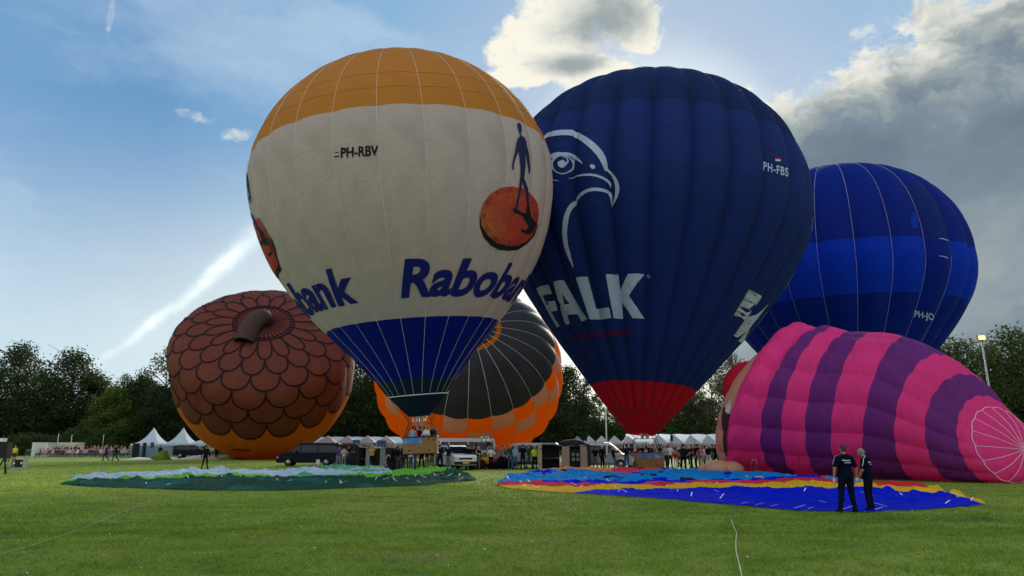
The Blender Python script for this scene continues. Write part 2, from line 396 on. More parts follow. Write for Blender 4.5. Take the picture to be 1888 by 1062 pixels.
# ---------------------------------------------------------------- beige balloon
A = Balloon('hot_air_balloon', profile(10.286*1.01, 14.77, 8.921, 1.893, 1.946, 7.499, 5.081, .566), (-6.303, 50, 4.992), -.084, .05, 24, .018,
    'beige balloon with orange top and blue bottom, its basket just off the ground', phase=.5)
cx = 739
aor = fab('orange_top', (.55, .235, .045), .36, .16, .5, .8); abe = fab('beige', (.51, .455, .455), .26, .09, 1.6, 1.1, tint=(.45, .40, .40), vs=.9)
abl = fab('royal_blue', (.002, .012, .26), .35); anv = fab('navy_scoop', (.008, .022, .06), .3)
uo = A.u_at(cx, 191); ub = A.u_at(cx, 587); un = A.u_at(cx, 700)
us = [0, un, A.u_at(cx, 645), ub]+[ub+(uo-ub)*k/6 for k in range(1, 7)]+[A.u_at(cx, y) for y in (158, 132)]+[.0]
us[-1] = 1.0
A.panels(us, lambda r, g: (anv, abl, abl)[r] if r < 3 else (abe if r < 9 else aor))
A.tapes(tape_w, 0, .995, .009)
for u in us[4:9]: A.ring(u, mat('tape_beige', (.62, .58, .54), .7), .006, 'seam_ring')
for u in us[10:-1]+[us[-2]+(1-us[-2])*.35]: A.ring(u, mat('tape_brown', (.30, .12, .03), .7), .008, 'seam_ring')
A.rows = us
txtb = fab('print_navy', (.012, .018, .17), .15, bump=.2)
h0 = A.hit(735.5, 543); h1 = A.hit(741, 478); hk = A.hit(666, 553); hb = A.hit(849, 470)
v, f = text_mesh2d('Rabobank', .034, .20, 1.0)
tw = max(p[0] for p in v); ub0 = .5*(A.hit(800, 541)[1]+A.hit(640, 560)[1]); caph = A.hit(758, 478)[1]-ub0
dph = (hk[0]+2*pi/3-h0[0]) % (2*pi)
o = A.decal_surf('lettering', (v, f), txtb, lambda x, y: (h0[0]+x/tw*dph, ub0+y/.70*caph), (.05, .08), .045)
A.repeat(o, (1, 2))
# registration
v, f = text_mesh2d('PH-RBV', .03, 0, 1.0); w0 = max(p[0] for p in v)
A.decal_px('registration', ([(628+x/w0*70, 291-y*26-x/w0*5) for x, y in v], f), fab('print_black', (.012, .012, .016), .1), 4, .04)
fr, fw, fb = fab('flag_red', (.5, .03, .03)), fab('flag_white', (.75, .72, .7)), fab('flag_blue', (.02, .05, .3))
def flag(bl, x, y, w, h, sk):
    for k, m in enumerate((fr, fw, fb)):
        bl.decal_px('flag_stripe', ([(x, y+k*h), (x+w, y+k*h-sk), (x+w, y+(k+1)*h-sk), (x, y+(k+1)*h)], [(0, 1, 2, 3)]), m, 3, .045)
flag(A, 617, 281, 8, 3, 1)
# coin and walker (drawn at x 850.., y 200.. of the picture, scale 3.794)
K = 3.794
coin = zz([(130, 740), (150, 670), (200, 600), (270, 555), (350, 543), (430, 560), (490, 600), (530, 660), (540, 730), (530, 810), (500, 880), (450, 930), (390, 958), (320, 960), (250, 940), (185, 890), (140, 820)], K, 850, 200)
shad = zz([(128, 740), (130, 830), (155, 900), (200, 950), (260, 985), (330, 995), (400, 985), (460, 945), (510, 890), (540, 800), (500, 860), (390, 930), (320, 940), (240, 920), (170, 850)], K, 850, 200)
o = A.decal_px('coin_shadow', poly2d([[shad]]), fab('print_soot', (.012, .014, .02), .1), 4, .04); A.repeat(o, (2,))
cr = fab('coin_red', (.46, .060, .040), .2, .35, tint=(.56, .17, .06), vs=.6)
o = A.decal_px('coin', poly2d([[coin]]), cr, 4, .055); A.repeat(o, (2,))
cl = fab('coin_line', (.22, .045, .03), .1)
lines = MBl = ([], [])
def addvf(L, vf):
    b = len(L[0]); L[0].extend(vf[0]); L[1].extend([tuple(i+b for i in q) for q in vf[1]])
cen = (335, 750)
for k in range(3):
    rr = 1-.07*k-.03
    loop = [((x-cen[0])*rr+cen[0], (y-cen[1])*rr+cen[1]) for x, y in [((p[0]-850)*K, (p[1]-200)*K) for p in coin]]; loop.append(loop[0])
    addvf(lines, stroke2d(zz(catmull(loop, 3), K, 850, 200), [.6]*200 if False else [.55]*(len(loop)*3+9)))
for k in range(14):
    a = 2*pi*k/14+.2; addvf(lines, stroke2d(zz([(365+12*cos(a), 715+12*sin(a)), (365+105*cos(a), 715+115*sin(a))], K, 850, 200), [.8, .4]))
for k, nm in enumerate(('XII', 'I', 'II', 'III', 'IV', 'V', 'VI', 'VII', 'VIII', 'IX', 'X', 'XI')):
    a = 2*pi*k/12; c0 = (cen[0]+165*sin(a), cen[1]-172*cos(a)); v, f = text_mesh2d(nm, .02); w0 = max(p[0] for p in v)
    ca, sa = cos(a), sin(a)
    addvf(lines, (zz([(c0[0]+((x-w0/2)*30)*ca+(y*38)*sa, c0[1]+((x-w0/2)*30)*sa-(y*38)*ca) for x, y in v], K, 850, 200), f))
o = A.decal_px('coin_engraving', lines, cl, 6, .066); A.repeat(o, (2,))
fig = [[(388, 112), (398, 102), (410, 110), (418, 130), (420, 155), (414, 172), (416, 192), (438, 206), (450, 230), (456, 270), (466, 310), (474, 370), (478, 420), (476, 452), (468, 455), (466, 420), (458, 370), (446, 310), (443, 300), (444, 350), (446, 400), (440, 450), (436, 490), (448, 520), (462, 560), (468, 600), (466, 640), (474, 672), (458, 676), (452, 640), (448, 590), (436, 545), (424, 505), (416, 560), (406, 610), (396, 660), (390, 700), (384, 712), (360, 712), (362, 700), (376, 684), (382, 650), (392, 600), (402, 560), (406, 510), (410, 460), (412, 420), (406, 370), (402, 320), (400, 296), (388, 320), (372, 360), (364, 395), (364, 425), (356, 432), (352, 410), (356, 370), (366, 330), (378, 280), (384, 240), (390, 215), (406, 200), (408, 180), (398, 165), (392, 140)]]
o = A.decal_px('walking_figure', poly2d([[zz(fig[0], K, 850, 200)]]), fab('print_figure', (.018, .022, .10), .12, .3), 4, .075); A.repeat(o, (2,))
fs = [[(360, 712), (392, 708), (420, 726), (450, 735), (452, 690), (462, 672), (474, 680), (482, 720), (484, 752), (500, 775), (524, 800), (500, 860), (470, 880), (415, 860), (420, 838), (450, 850), (468, 820), (440, 780), (425, 752), (395, 735), (366, 728)]]
o = A.decal_px('figure_shadow', poly2d([[zz(fs[0], K, 850, 200)]]), _mats['fabric_print_soot'], 4, .072); A.repeat(o, (2,))
# scoop below the mouth
def skirt(bl, m, top, bot_r, bot_z, n=48, droop=.0):
    v = []; f = []; rt, zt = bl.rz(top); rows = 9
    for j in range(rows+1):
        k = j/rows
        for i in range(n):
            a = 2*pi*i/n; r = rt*(1-k)+bot_r*k; w = 1+.03*sin(k*pi)*sin(a*12)
            v.append((r*w*cos(a), r*w*sin(a), zt*(1-k)+bot_z*k-droop*sin(k*pi)))
    for j in range(rows):
        for i in range(n): f.append((j*n+i, j*n+(i+1) % n, (j+1)*n+(i+1) % n, (j+1)*n+i))
    return mesh_obj('skirt', v, f, m, bl.root, smooth=True)
skirt(A, anv, .004, .72, -1.33)
A.ring(.002, tape_w, .035, 'mouth_ring')
# ---------------------------------------------------------------- dark blue balloon
B = Balloon('hot_air_balloon', profile(12.779*1.01, 16.545, 11.645, 2.197, 2.427, 4.614, 6.73, .684), (10.221, 59, 4.05), .085, -.06, 27, .062,
    'dark blue balloon with a pale bird head, a white word and a red base')
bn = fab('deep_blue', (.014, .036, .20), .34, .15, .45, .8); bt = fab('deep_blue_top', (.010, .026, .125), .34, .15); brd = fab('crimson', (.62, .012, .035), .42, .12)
cx = 1200
ur = B.u_at(cx, 702); ut = B.u_at(cx, 187)
us = [0, ur]+[ur+(ut-ur)*k/8 for k in range(1, 9)]+[.5*(ut+1), 1.0]
us[-2] = ut+.45*(1-ut)
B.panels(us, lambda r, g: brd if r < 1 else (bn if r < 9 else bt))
B.tapes(tape_d, 0, .995, .03)
for u in (ur,)+tuple(us[2:10]): B.ring(u, tape_d, .018, 'seam_ring')
K = 1062/160.
Zf = lambda L: zz(L, K, 1000, 225)
head = ([], [])
# crown of the head to the beak
outer = [(-60, 260), (-20, 215), (30, 180), (80, 140), (150, 112), (220, 103), (300, 102), (375, 106), (450, 140), (530, 182), (610, 235), (680, 295), (740, 365), (775, 430), (798, 500), (806, 570), (850, 610), (900, 670), (932, 735), (944, 790), (942, 850), (922, 915), (890, 970), (848, 1028)]
inner = [(-60, 310), (-20, 262), (30, 222), (80, 192), (150, 175), (220, 168), (300, 168), (365, 176), (430, 208), (490, 245), (550, 292), (610, 345), (660, 400), (700, 455), (735, 520), (768, 592), (800, 602), (845, 650), (873, 700), (890, 760), (895, 820), (890, 880), (876, 940), (842, 1022)]
V = []
for a, b in zip(outer, inner): V += [a, b]
addvf(head, (Zf(V), [(2*i, 2*i+1, 2*i+3, 2*i+2) for i in range(len(outer)-1)]))
def st(L, W): p = catmull(L, 4); w = np.interp(np.linspace(0, 1, len(p)), np.linspace(0, 1, len(W)), W); return stroke2d(Zf(p), [x/K for x in w])
addvf(head, st([(40, 440), (100, 428), (180, 402), (270, 395), (345, 402), (400, 432), (450, 468), (498, 515)], [40, 50, 55, 35, 36, 42, 30, 2]))
ringp = [(250+125*cos(a), 520+112*sin(a)) for a in np.linspace(0, 2*pi, 25)]
addvf(head, st(ringp, [20, 16, 12, 14, 26, 30, 22, 16, 20]))
addvf(head, poly2d([[Zf([(192, 510), (205, 485), (240, 470), (268, 466), (275, 488), (298, 495), (312, 480), (318, 500), (300, 530), (275, 555), (240, 562), (208, 545)])]]))
addvf(head, st([(245, 434), (280, 432), (312, 455), (318, 490), (300, 525)], [3, 12, 16, 16, 6]))
addvf(head, st([(370, 405), (385, 450), (380, 510), (360, 560)], [10, 22, 22, 5]))
addvf(head, poly2d([[Zf([(584, 530), (600, 520), (630, 522), (650, 545), (645, 570), (620, 578), (595, 562)])]]))
addvf(head, st([(322, 690), (380, 672), (450, 655), (530, 647), (610, 648), (690, 662), (760, 690), (805, 716), (825, 750), (836, 795)], [2, 12, 20, 26, 28, 28, 28, 30, 22, 2]))
addvf(head, st([(210, 716), (160, 714), (110, 700), (60, 670)], [3, 12, 14, 14]))
addvf(head, st([(840, 1000), (842, 940), (832, 880), (800, 845), (740, 828), (670, 822), (600, 828), (530, 850), (470, 890), (425, 940), (400, 985)], [4, 24, 34, 36, 40, 40, 40, 40, 40, 36, 34]))
addvf(head, stroke2d(catmull([(1061.5, 371), (1052, 382), (1045, 400), (1042, 425), (1044, 450), (1050, 470), (1058, 494)], 4), list(np.interp(np.linspace(0, 1, 25), [0, .4, .8, 1], [7.5, 9.5, 7.5, .3]))))
o = B.decal_px('falcon_emblem', head, WHT, 4, .06); B.repeat(o, (1,))
K = 1699/240.
Zf = lambda L: zz(L, K, 975, 490)
FALK = [[[(100, 290), (180, 252), (262, 228), (310, 352), (250, 365), (190, 385), (225, 470), (285, 455), (345, 440), (380, 570), (290, 600), (340, 690), (398, 775), (374, 792), (310, 690), (240, 560), (170, 425)]],
        [[(328, 205), (395, 183), (460, 176), (500, 240), (560, 345), (640, 485), (700, 590), (772, 692), (730, 704), (690, 708), (660, 650), (640, 618), (580, 625), (510, 637), (540, 742), (490, 756), (465, 710), (420, 560), (370, 380)], [(440, 350), (456, 430), (472, 502), (540, 488), (490, 430)]],
        [[(620, 150), (690, 135), (768, 128), (800, 250), (840, 400), (880, 550), (960, 546), (1052, 540), (1080, 676), (990, 684), (800, 694), (740, 510), (680, 330)]],
        [[(1008, 106), (1080, 101), (1168, 98), (1180, 200), (1196, 318), (1240, 210), (1296, 100), (1400, 96), (1512, 96), (1440, 190), (1380, 270), (1308, 385), (1400, 520), (1512, 676), (1430, 680), (1356, 678), (1290, 570), (1215, 462), (1222, 560), (1230, 678), (1112, 680), (1080, 520), (1040, 300)]]]
for g in FALK:
    o = B.decal_px('letter', poly2d([[Zf(l) for l in g]]), WHT, 4, .06); B.repeat(o, (1,))
rg = ([], []); addvf(rg, stroke2d([(1195.5+3*cos(a), 507+3*sin(a)) for a in np.linspace(0, 2*pi, 17)], [.6]*17)); v, f = text_mesh2d('R', .03)
addvf(rg, ([(1194.2+x*4, 508.6-y*4.5) for x, y in v], f)); B.decal_px('trademark_sign', rg, WHT, 4, .06)
v, f = text_mesh2d('FALKBOUWSYSTEMEN.NL', .015, 0, 1.05); w0 = max(p[0] for p in v)
q0 = B.hit(1168, 620); q1 = B.hit(1052, 627)
B.decal_surf('web_address', (v, f), fab('dark_red_print', (.14, .008, .02), .15), lambda x, y: (q1[0]+x/w0*(q0[0]-q1[0]), .5*(q0[1]+q1[1])+y*.0155), (.3, .3), .05)
v, f = text_mesh2d('PH-FBS', .018, 0, 1.12); w0 = max(p[0] for p in v)
B.decal_px('registration', ([(1405+x/w0*47, 314-y*22+x/w0*12) for x, y in v], f), WHT, 4, .06)
flag(B, 1428, 291, 10, 3, -1.)
skirt(B, brd, .004, 1.05, -1.48)
B.ring(.002, tape_d, .05, 'mouth_ring')
# ---------------------------------------------------------------- blue banded balloon
Cc = Balloon('hot_air_balloon', profile(13.901*1.01, 16.185, 13.104, 2.269, 2.607, 3.994, 7.803, .768), (38.615, 85, 4.658), -.007, 0, 24, .045,
    'blue balloon in three shades behind the striped pink balloon', phase=.5)
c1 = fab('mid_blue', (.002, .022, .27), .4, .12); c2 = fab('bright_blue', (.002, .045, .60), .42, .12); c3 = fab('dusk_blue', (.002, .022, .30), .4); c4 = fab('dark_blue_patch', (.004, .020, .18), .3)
cx = 1580
e1 = Cc.u_at(cx, 541); e2 = Cc.u_at(cx, 440)
us = [0, e1*.33, e1*.68, e1, .5*(e1+e2), e2]+[e2+(1-e2)*k/6 for k in range(1, 7)]
hg = Cc.hit(1738, 450); gg = int((hg[0] % (2*pi))/(2*pi/24))
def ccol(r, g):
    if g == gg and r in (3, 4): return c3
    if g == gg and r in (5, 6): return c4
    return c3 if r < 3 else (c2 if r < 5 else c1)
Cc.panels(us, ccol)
Cc.tapes(tape_w, 0, .995, .010)
v, f = text_mesh2d('PH-JO', .014, 0, 1.02); w0 = max(p[0] for p in v)
Cc.decal_px('registration', ([(1685+x/w0*36, 582-y*17+x/w0*8) for x, y in v], f), WHT, 4, .07)
Cc.decal_px('repair_patch', ([(1679, 393), (1691, 393), (1692, 421), (1679, 421)], [(0, 1, 2, 3)]), c2, 4, .06)
for y in (441, 473): Cc.decal_px('white_seam', stroke2d([(1731, y-1), (1739, y), (1747, y+3)], [1, 1, 1]), WHT, 4, .07)
skirt(Cc, c3, .004, 1.2, -1.6)
# ---------------------------------------------------------------- black and orange balloon, crown towards us
lean = pi/2-radians(32)
D = Balloon('hot_air_balloon', profile(11.364*1.01, 13.223, 10.396, 2.786, 1.269, 1.5, 6.6, .2), (-6.15, 103.21, 2.58), .114, lean, 24, .028,
    'black balloon with an orange chequered skirt, lying with its crown towards the field')
d1 = fab('charcoal', (.032, .038, .047), .22, .2, .3, rough=.38); d2 = fab('bright_orange', (.92, .25, .010), .6, .08); d3 = fab('dusty_rose', (.56, .41, .35), .5, .08); d4 = fab('deep_black', (.008, .009, .012), .2)
ucr = 1.0; q = lambda y, x=863: D.u_at(x, y)
ub1 = q(771); rg0 = .5*(q(657)+D.u_at(921, 600)); rg1 = .5*(q(640)+D.u_at(904, 603)); ring0 = D.u_at(905, 632); ring1 = D.u_at(896, 624)
us = [0, .12, .24, .34, ub1-.19, ub1-.10, ub1-.05, ub1, ub1+.13, ub1+.25, rg0, rg1, 1.0]
def dcol(r, g):
    if r < 4: return d2
    if r == 4: return d2
    if r == 5: return d3 if g % 2 == 0 else d2
    if r == 6: return d2 if g % 2 == 0 else d3
    return (d1, d1, d1, d2, d4)[r-7]
D.panels(us, dcol, nx=8)
D.tapes(tape_w, ub1, us[-2]-.001, .02)
D.tapes(tape_w, us[-2]+.003, .995, .02, 'crown_line')
# ---------------------------------------------------------------- acorn balloon
lean = .75
E_ = Balloon('hot_air_balloon', profile(11.297*1.01, 16.117, 4.188, 2.516, 3.143, 5.696, 10.902, .929), (-34.38, 105.99, 2.28), .21, lean, 18, .012,
    'brown and orange acorn shaped balloon with a stalk on its scaly cap')
n1 = fab('acorn_orange', (.62, .20, .015), .42, .15); n2 = fab('acorn_brown', (.19, .060, .040), .32, .22, .5, .9, tint=(.17, .050, .040), vs=.35)
n3_ = fab('acorn_outline', (.022, .010, .018), .1)
uy = [E_.u_at(482, y) for y in (629, 664, 692, 722, 753, 780, 806)]
us = [0, .1, .2, .3, .4]
us = [uy[6]*k/5 for k in range(6)]
E_.panels(us+[uy[5]], lambda r, g: n1)
# brown cap: rows of cloth, the last one cut in scallops over the orange nut
NS = 18
rim_top, rim_bot = uy[5]-.004, uy[6]
capus = [uy[5], uy[4], uy[3], uy[2], uy[1], uy[0], 1.0]
E_.panels(capus, lambda r, g: n2, 'cap_panel', off=.10)
w = 2*pi/NS; v = []; f = []; nx = 14
for j in range(5):
    for i in range(nx+1):
        x = 2*i/nx-1; ue = rim_top+(rim_bot-.012-rim_top)*sqrt(max(0, 1-x*x))**.8
        v.append(E_.P(min(w*i/nx, w*.9999), uy[5]+(ue-uy[5])*j/4, .10))
f = [(j*(nx+1)+i, j*(nx+1)+i+1, (j+1)*(nx+1)+i+1, (j+1)*(nx+1)+i) for j in range(4) for i in range(nx)]
o = mesh_obj('cap_edge', v, f, n2, E_.root, smooth=True)
for g in range(1, NS):
    c = o.copy(); COL.objects.link(c); c.rotation_euler = (0, 0, g*w)
for k in range(6):          # scale outlines, one object each
    vt = uy[0]+.035 if k == 0 else uy[k]; vb = uy[k+1]
    if k == 0: vt = uy[0]
    P2 = []
    for i in range(25):
        x = -cos(pi*i/24); P2.append((x*.5*w, vt+(vb-vt)*sqrt(max(0, 1-x*x))**.85))
    V = []
    for i in range(len(P2)):
        a = Vector(P2[max(i-1, 0)]); b = Vector(P2[min(i+1, 24)]); r = E_.rz(P2[i][1])[0]
        d = Vector(((b.x-a.x)*r, (b.y-a.y)*E_.len)).normalized(); hw = .10 if k < 5 else .07
        sh_ = w*(1+(k % 2)*.5)
        for sgn in (1, -1): V.append(E_.P(sh_+P2[i][0]-d.y*hw*sgn/r, P2[i][1]+d.x*hw*sgn/E_.len, .17))
    o = mesh_obj('scale_outline', V, [(2*i, 2*i+1, 2*i+3, 2*i+2) for i in range(24)], n3_, E_.root)
    for g in range(1, NS):
        c = o.copy(); COL.objects.link(c); c.rotation_euler = (0, 0, g*w)
E_.ring(uy[0], n3_, .12, 'crown_ring', .14); E_.ring(uy[0]+.012, n3_, .08, 'crown_ring', .14)
mb = MB(); mb.tube([E_.P(0, uy[0]+(.985-uy[0])*k/12, .13) for k in range(13)], .07, 4); o = mb.build('crown_cord', n3_, E_.root)
for g in range(1, 36):
    c = o.copy(); COL.objects.link(c); c.rotation_euler = (0, 0, g*pi/18)
crn = E_.M @ Vector((0, 0, E_.prof[-1, 1])); axw = (E_.M.to_3x3() @ Vector((0, 0, 1))).normalized()
pts = catmull([crn-axw*.5, crn+axw*.9, at(472, 90.8, zat(592, 90.8)), at(459, 89.8, zat(607, 89.8)), at(450, 89.0, zat(632, 89.0))], 5)
rad = list(np.interp(np.linspace(0, 1, len(pts)), [0, .3, .6, 1], [.8, 1.05, 1.15, 1.22]))
stm = fab('stalk', (.085, .052, .048), .2, .25)
Mi = E_.Mi; mb = MB(); mb.tube([Mi @ Vector(p) for p in pts], [r*(1+.02*(i % 2)) for i, r in enumerate(rad)], 20, cap=False); o = mb.build('stalk', stm, E_.root, True)
mb = MB(); pe = Vector(pts[-1]); pd = (Vector(pts[-1])-Vector(pts[-2])).normalized()
mb.tube([Mi @ (pe-pd*.05), Mi @ (pe-pd*.5)], 1.2, 20); mb.build('stalk_end', fab('stalk_end', (.02, .012, .012), .1), E_.root)
for i, (px, py) in enumerate([(437, 822), (443, 823), (449, 824), (454, 825), (458, 824)]):
    pass
v, f = text_mesh2d('www.acorn', .02)
for name, x0, y0 in (('print_mark', 430, 828),):
    dots = ([], [])
    for i in range(9): addvf(dots, ([(x0+i*3.6, y0-2+.2*i), (x0+i*3.6+2.4, y0-2+.2*i), (x0+i*3.6+2.4, y0+2+.2*i), (x0+i*3.6, y0+2+.2*i)], [(0, 1, 2, 3)]))
    E_.decal_px(name, dots, n3_, 4, .08)
# ---------------------------------------------------------------- pink and purple balloon lying on the grass
pk = fab('hot_pink', (.92, .065, .33), .46, .12, 6, 1.1, bvec=(1.3, .5, .30), brot=(0, .6, .3)); pu = fab('purple', (.17, .035, .24), .38, .14, 6, 1.1, bvec=(1.3, .5, .30), brot=(0, .6, .3)); sk = fab('skin_tone', (.62, .33, .22), .36, .08, .6, .6)
pdk = fab('dark_brown_print', (.045, .028, .025), .15); pcr = fab('crimson_bobble', (.55, .015, .05), .35); pwt = fab('pale_print', (.6, .55, .58), .2)
AX = radians(142.3); X0, Y0 = 17.3, 45.4
ST = [(-4.6, .3, -.4, 2.18, .9), (-4.55, 1.75, -.4, 2.18, .9), (-4.25, 3.1, -.4, 2.18, .9), (-3.8, 3.98, -.4, 2.18, .9), (-3.15, 4.68, -.4, 2.18, .9), (-2.62, 4.95, -.4, 2.18, .9),
      (-2.32, 5.25, -.405, 2.19, .89), (-1.6, 5.6, -.40, 2.22, .885), (-.8, 5.55, -.39, 2.28, .88), (.05, 5.25, -.38, 2.33, .875), (.65, 5.3, -.37, 2.35, .885),
      (1.6, 4.95, -.30, 2.35, .92), (2.7, 4.55, -.25, 2.34, .95), (3.95, 4.34, -.25, 2.31, .975), (5.7, 4.08, -.28, 2.34, .985), (7.7, 3.8, -.24, 2.52, .90), (9.2, 3.15, -.14, 2.68, .89),
      (10.3, 2.35, .04, 2.75, .94), (10.95, 2.02, .25, 2.82, .95), (11.45, 1.2, .26, 2.83, .95), (11.7, .04, .26, 2.83, 1)]
NG = 16
Sarr = np.array(catmull(ST, 6)); SI = np.arange(len(Sarr))/6
def pink_pt(s, th, off=0.):
    t, r, pt, az, fl = [np.interp(s, SI, Sarr[:, k]) for k in range(5)]
    # smooth radius and place between stations
    c = Vector((X0+sin(AX)*t, Y0+cos(AX)*t, 0))
    rr = r; ax = Vector((sin(az)*cos(pt), cos(az)*cos(pt), sin(pt))); h = ax.cross(Vector((0, 0, 1))).normalized(); vv = h.cross(ax)
    c.z = max(.94*r*fl, 4.1) if s < 5 else (.94*r*fl if s <= 18 else np.interp(s, [18, 20], [1.80, 1.62]))
    w = 2*pi/NG; q = (th % w)/w; b = .036
    rad = (rr+off)*(1-b+b*(1-(2*q-1)**2))
    p = c+(h*cos(th)+vv*sin(th)*fl)*rad
    if p.z < .25: p.z = .25*math.exp((p.z-.25)/.25)
    p.z += off*.3-.05
    return p
org = Vector((X0, Y0, 0))
proot = empty('hot_air_balloon', org)
tag(proot, 'pink and purple striped balloon lying half inflated on the grass', 'hot air balloon')
def prow(s0, s1, m, name='panel', ny=5, sm=True):
    w = 2*pi/NG
    for g in range(NG):
        nx = 8; V = []
        for j in range(ny+1):
            s = s0+(s1-s0)*j/ny; pf = 4*(j/ny)*(1-j/ny)*(.025 if s0 >= 9 else .0)
            for i in range(nx+1): V.append(pink_pt(s, g*w+min(w*i/nx, w*.9999), pf)-org)
        mesh_obj(name, V, [(j*(nx+1)+i, j*(nx+1)+i+1, (j+1)*(nx+1)+i+1, (j+1)*(nx+1)+i) for j in range(ny) for i in range(nx)], m, proot, smooth=sm)
prow(0, 5, sk, 'face_panel', 12)
prow(5, 10, pk, 'brim_panel', 14)
cols = [pu, pk, pu, pk, pu, pk, pu, pk]
for k in range(8): prow(10+k, 11+k, cols[k])
prow(18, 20, pk, 'crown_panel', 5)
tape_p = mat('tape_pale_pink', (.62, .42, .48), .7); mb = MB(); mb.tube([pink_pt(18, 2*pi*i/64, .03)-org for i in range(65)], .024, 4, cap=False); mb.build('crown_ring', tape_p, proot)
for g in range(NG):
    mb = MB(); mb.tube([pink_pt(18+2*i/10, g*2*pi/NG, .03)-org for i in range(11)], .016, 4); mb.build('crown_cord', tape_p, proot)
# ================================================================== ground
def grass_mat(name, blades=False):
    m = bpy.data.materials.new(name); m.use_nodes = True; t = NT(m.node_tree); t.n.clear()
    out = t.node('ShaderNodeOutputMaterial'); p = t.node('ShaderNodeBsdfPrincipled')
    tc = t.node('ShaderNodeTexCoord').outputs['Object']
    big = t.noise(tc, .09, 4, .6, .5); mid = t.noise(t.mapping(tc, (.7, 1.3, 1)), .8, 5, .62); sm = t.noise(t.mapping(tc, (.8, 1.2, 1)), 7, 5, .7); fine = t.noise(tc, 22, 4, .75)
    c = t.ramp(t.M('MULTIPLY_ADD', t.M('SUBTRACT', mid, .5), .9, big), [(.25, (.095, .165, .020)), (.40, (.160, .250, .030)), (.60, (.235, .305, .048)), (.76, (.28, .295, .075))])
    dry = t.ss(t.M('MULTIPLY_ADD', t.M('SUBTRACT', sm, .5), .35, t.noise(t.mapping(tc, (1, 1.8, 1)), .30, 5, .65)), .53, .72)
    c = t.mix(t.M('MULTIPLY', dry, .6), c, (.25, .21, .10))
    c = t.mix(t.M('MULTIPLY', t.ss(sm, .50, .68), .75), c, (.04, .085, .012))
    c = t.mix(t.M('MULTIPLY', t.ss(fine, .48, .68), .5), c, (.20, .26, .08))
    t.l.new(c, p.inputs['Base Color']); p.inputs['Roughness'].default_value = .75; p.inputs['Specular IOR Level'].default_value = .12
    if blades: c = t.mix(1.0, t.mix(1.0, c, (1.9, 2.0, 2.2), 'MULTIPLY'), t.ramp(t.node('ShaderNodeNewGeometry').outputs['Random Per Island'], [(0, (.35, .4, .35)), (.5, (.8, .85, .7)), (1, (1.7, 1.6, 1.5))]), 'MULTIPLY')
    if not blades:
        b = t.node('ShaderNodeBump'); b.inputs['Strength'].default_value = .8; b.inputs['Distance'].default_value = .06
        hh = t.M('ADD', t.M('MULTIPLY', sm, .8), t.M('MULTIPLY', fine, .5)); t.l.new(hh, b.inputs['Height']); t.l.new(b.outputs[0], p.inputs['Normal'])
        t.l.new(p.outputs[0], out.inputs[0])
    else:
        tr = t.node('ShaderNodeBsdfTranslucent'); t.l.new(c, tr.inputs[0]); mx = t.node('ShaderNodeMixShader'); mx.inputs[0].default_value = .45
        t.l.new(p.outputs[0], mx.inputs[1]); t.l.new(tr.outputs[0], mx.inputs[2]); t.l.new(mx.outputs[0], out.inputs[0])
    return m
gm = grass_mat('grass_turf')
xs = [-3000, -400, -120, -40, 0, 40, 120, 400, 3000]; ys = [-3000, -60, 0, 30, 80, 200, 600, 3000]
tag(mesh_obj('grass_field', [(x, y, 0) for y in ys for x in xs], [(j*9+i, j*9+i+1, (j+1)*9+i+1, (j+1)*9+i) for j in range(7) for i in range(8)], gm), kind='structure')
def np_mesh(name, V, nper, m, parent=None):
    n = len(V)//nper; me = bpy.data.meshes.new(name); me.vertices.add(len(V)); me.vertices.foreach_set('co', V.astype(np.float32).ravel())
    me.loops.add(len(V)); me.loops.foreach_set('vertex_index', np.arange(len(V), dtype=np.int32))
    me.polygons.add(n); me.polygons.foreach_set('loop_start', np.arange(0, len(V), nper, dtype=np.int32)); 
    me.materials.append(m); me.update(calc_edges=True); return link(bpy.data.objects.new(name, me), parent)
R_ = np.random.RandomState(3)
def blades(n, y0, y1, w, h):
    y = y0+(y1-y0)*R_.rand(n)**1.15; x = (R_.rand(n)*2-1)*(y*.72+1.0)
    cl = np.array([noise.noise(Vector((a*.9, b*.9, 0))) for a, b in zip(x[::1], y[::1])]) if n < 60000 else np.sin(x*3.1+2*np.sin(y*1.7))*np.sin(y*2.3+1.5*np.sin(x*1.3))
    a = R_.rand(n)*2*pi; hh = h*(.5+.8*R_.rand(n))*(1+.55*cl); lw = w*(.6+.8*R_.rand(n))
    ln = R_.randn(n, 2)*.6*hh[:, None]
    P = np.zeros((n, 3, 3)); dx, dy = np.cos(a)*lw, np.sin(a)*lw
    P[:, 0] = np.stack([x-dx, y-dy, 0*x], 1); P[:, 1] = np.stack([x+dx, y+dy, 0*x], 1); P[:, 2] = np.stack([x+ln[:, 0], y+ln[:, 1], hh], 1)
    return P.reshape(-1, 3)
gb = grass_mat('grass_blade', True)
tag(np_mesh('grass_blades', np.vstack([blades(190000, 8.2, 17, .007, .042), blades(190000, 16, 34, .012, .042), blades(110000, 33, 80, .024, .05)]), 3, gb), kind='stuff')
# scraps and daisies in the turf
P = []
for i in range(110):
    y = 9.5+34*random.random()**1.3; x = random.uniform(-1, 1)*y*.7; s = random.uniform(.005, .013)*(1+y*.02); a = random.random()*3
    for dx, dy in ((-1, -1), (1, -1), (1, 1), (-1, 1)): P.append((x+s*(dx*cos(a)-dy*sin(a)), y+s*(dx*sin(a)+dy*cos(a)), .045+.006*dy))
tag(np_mesh('daisies', np.array(P), 4, mat('petal', (.62, .62, .55), .7)), kind='stuff')
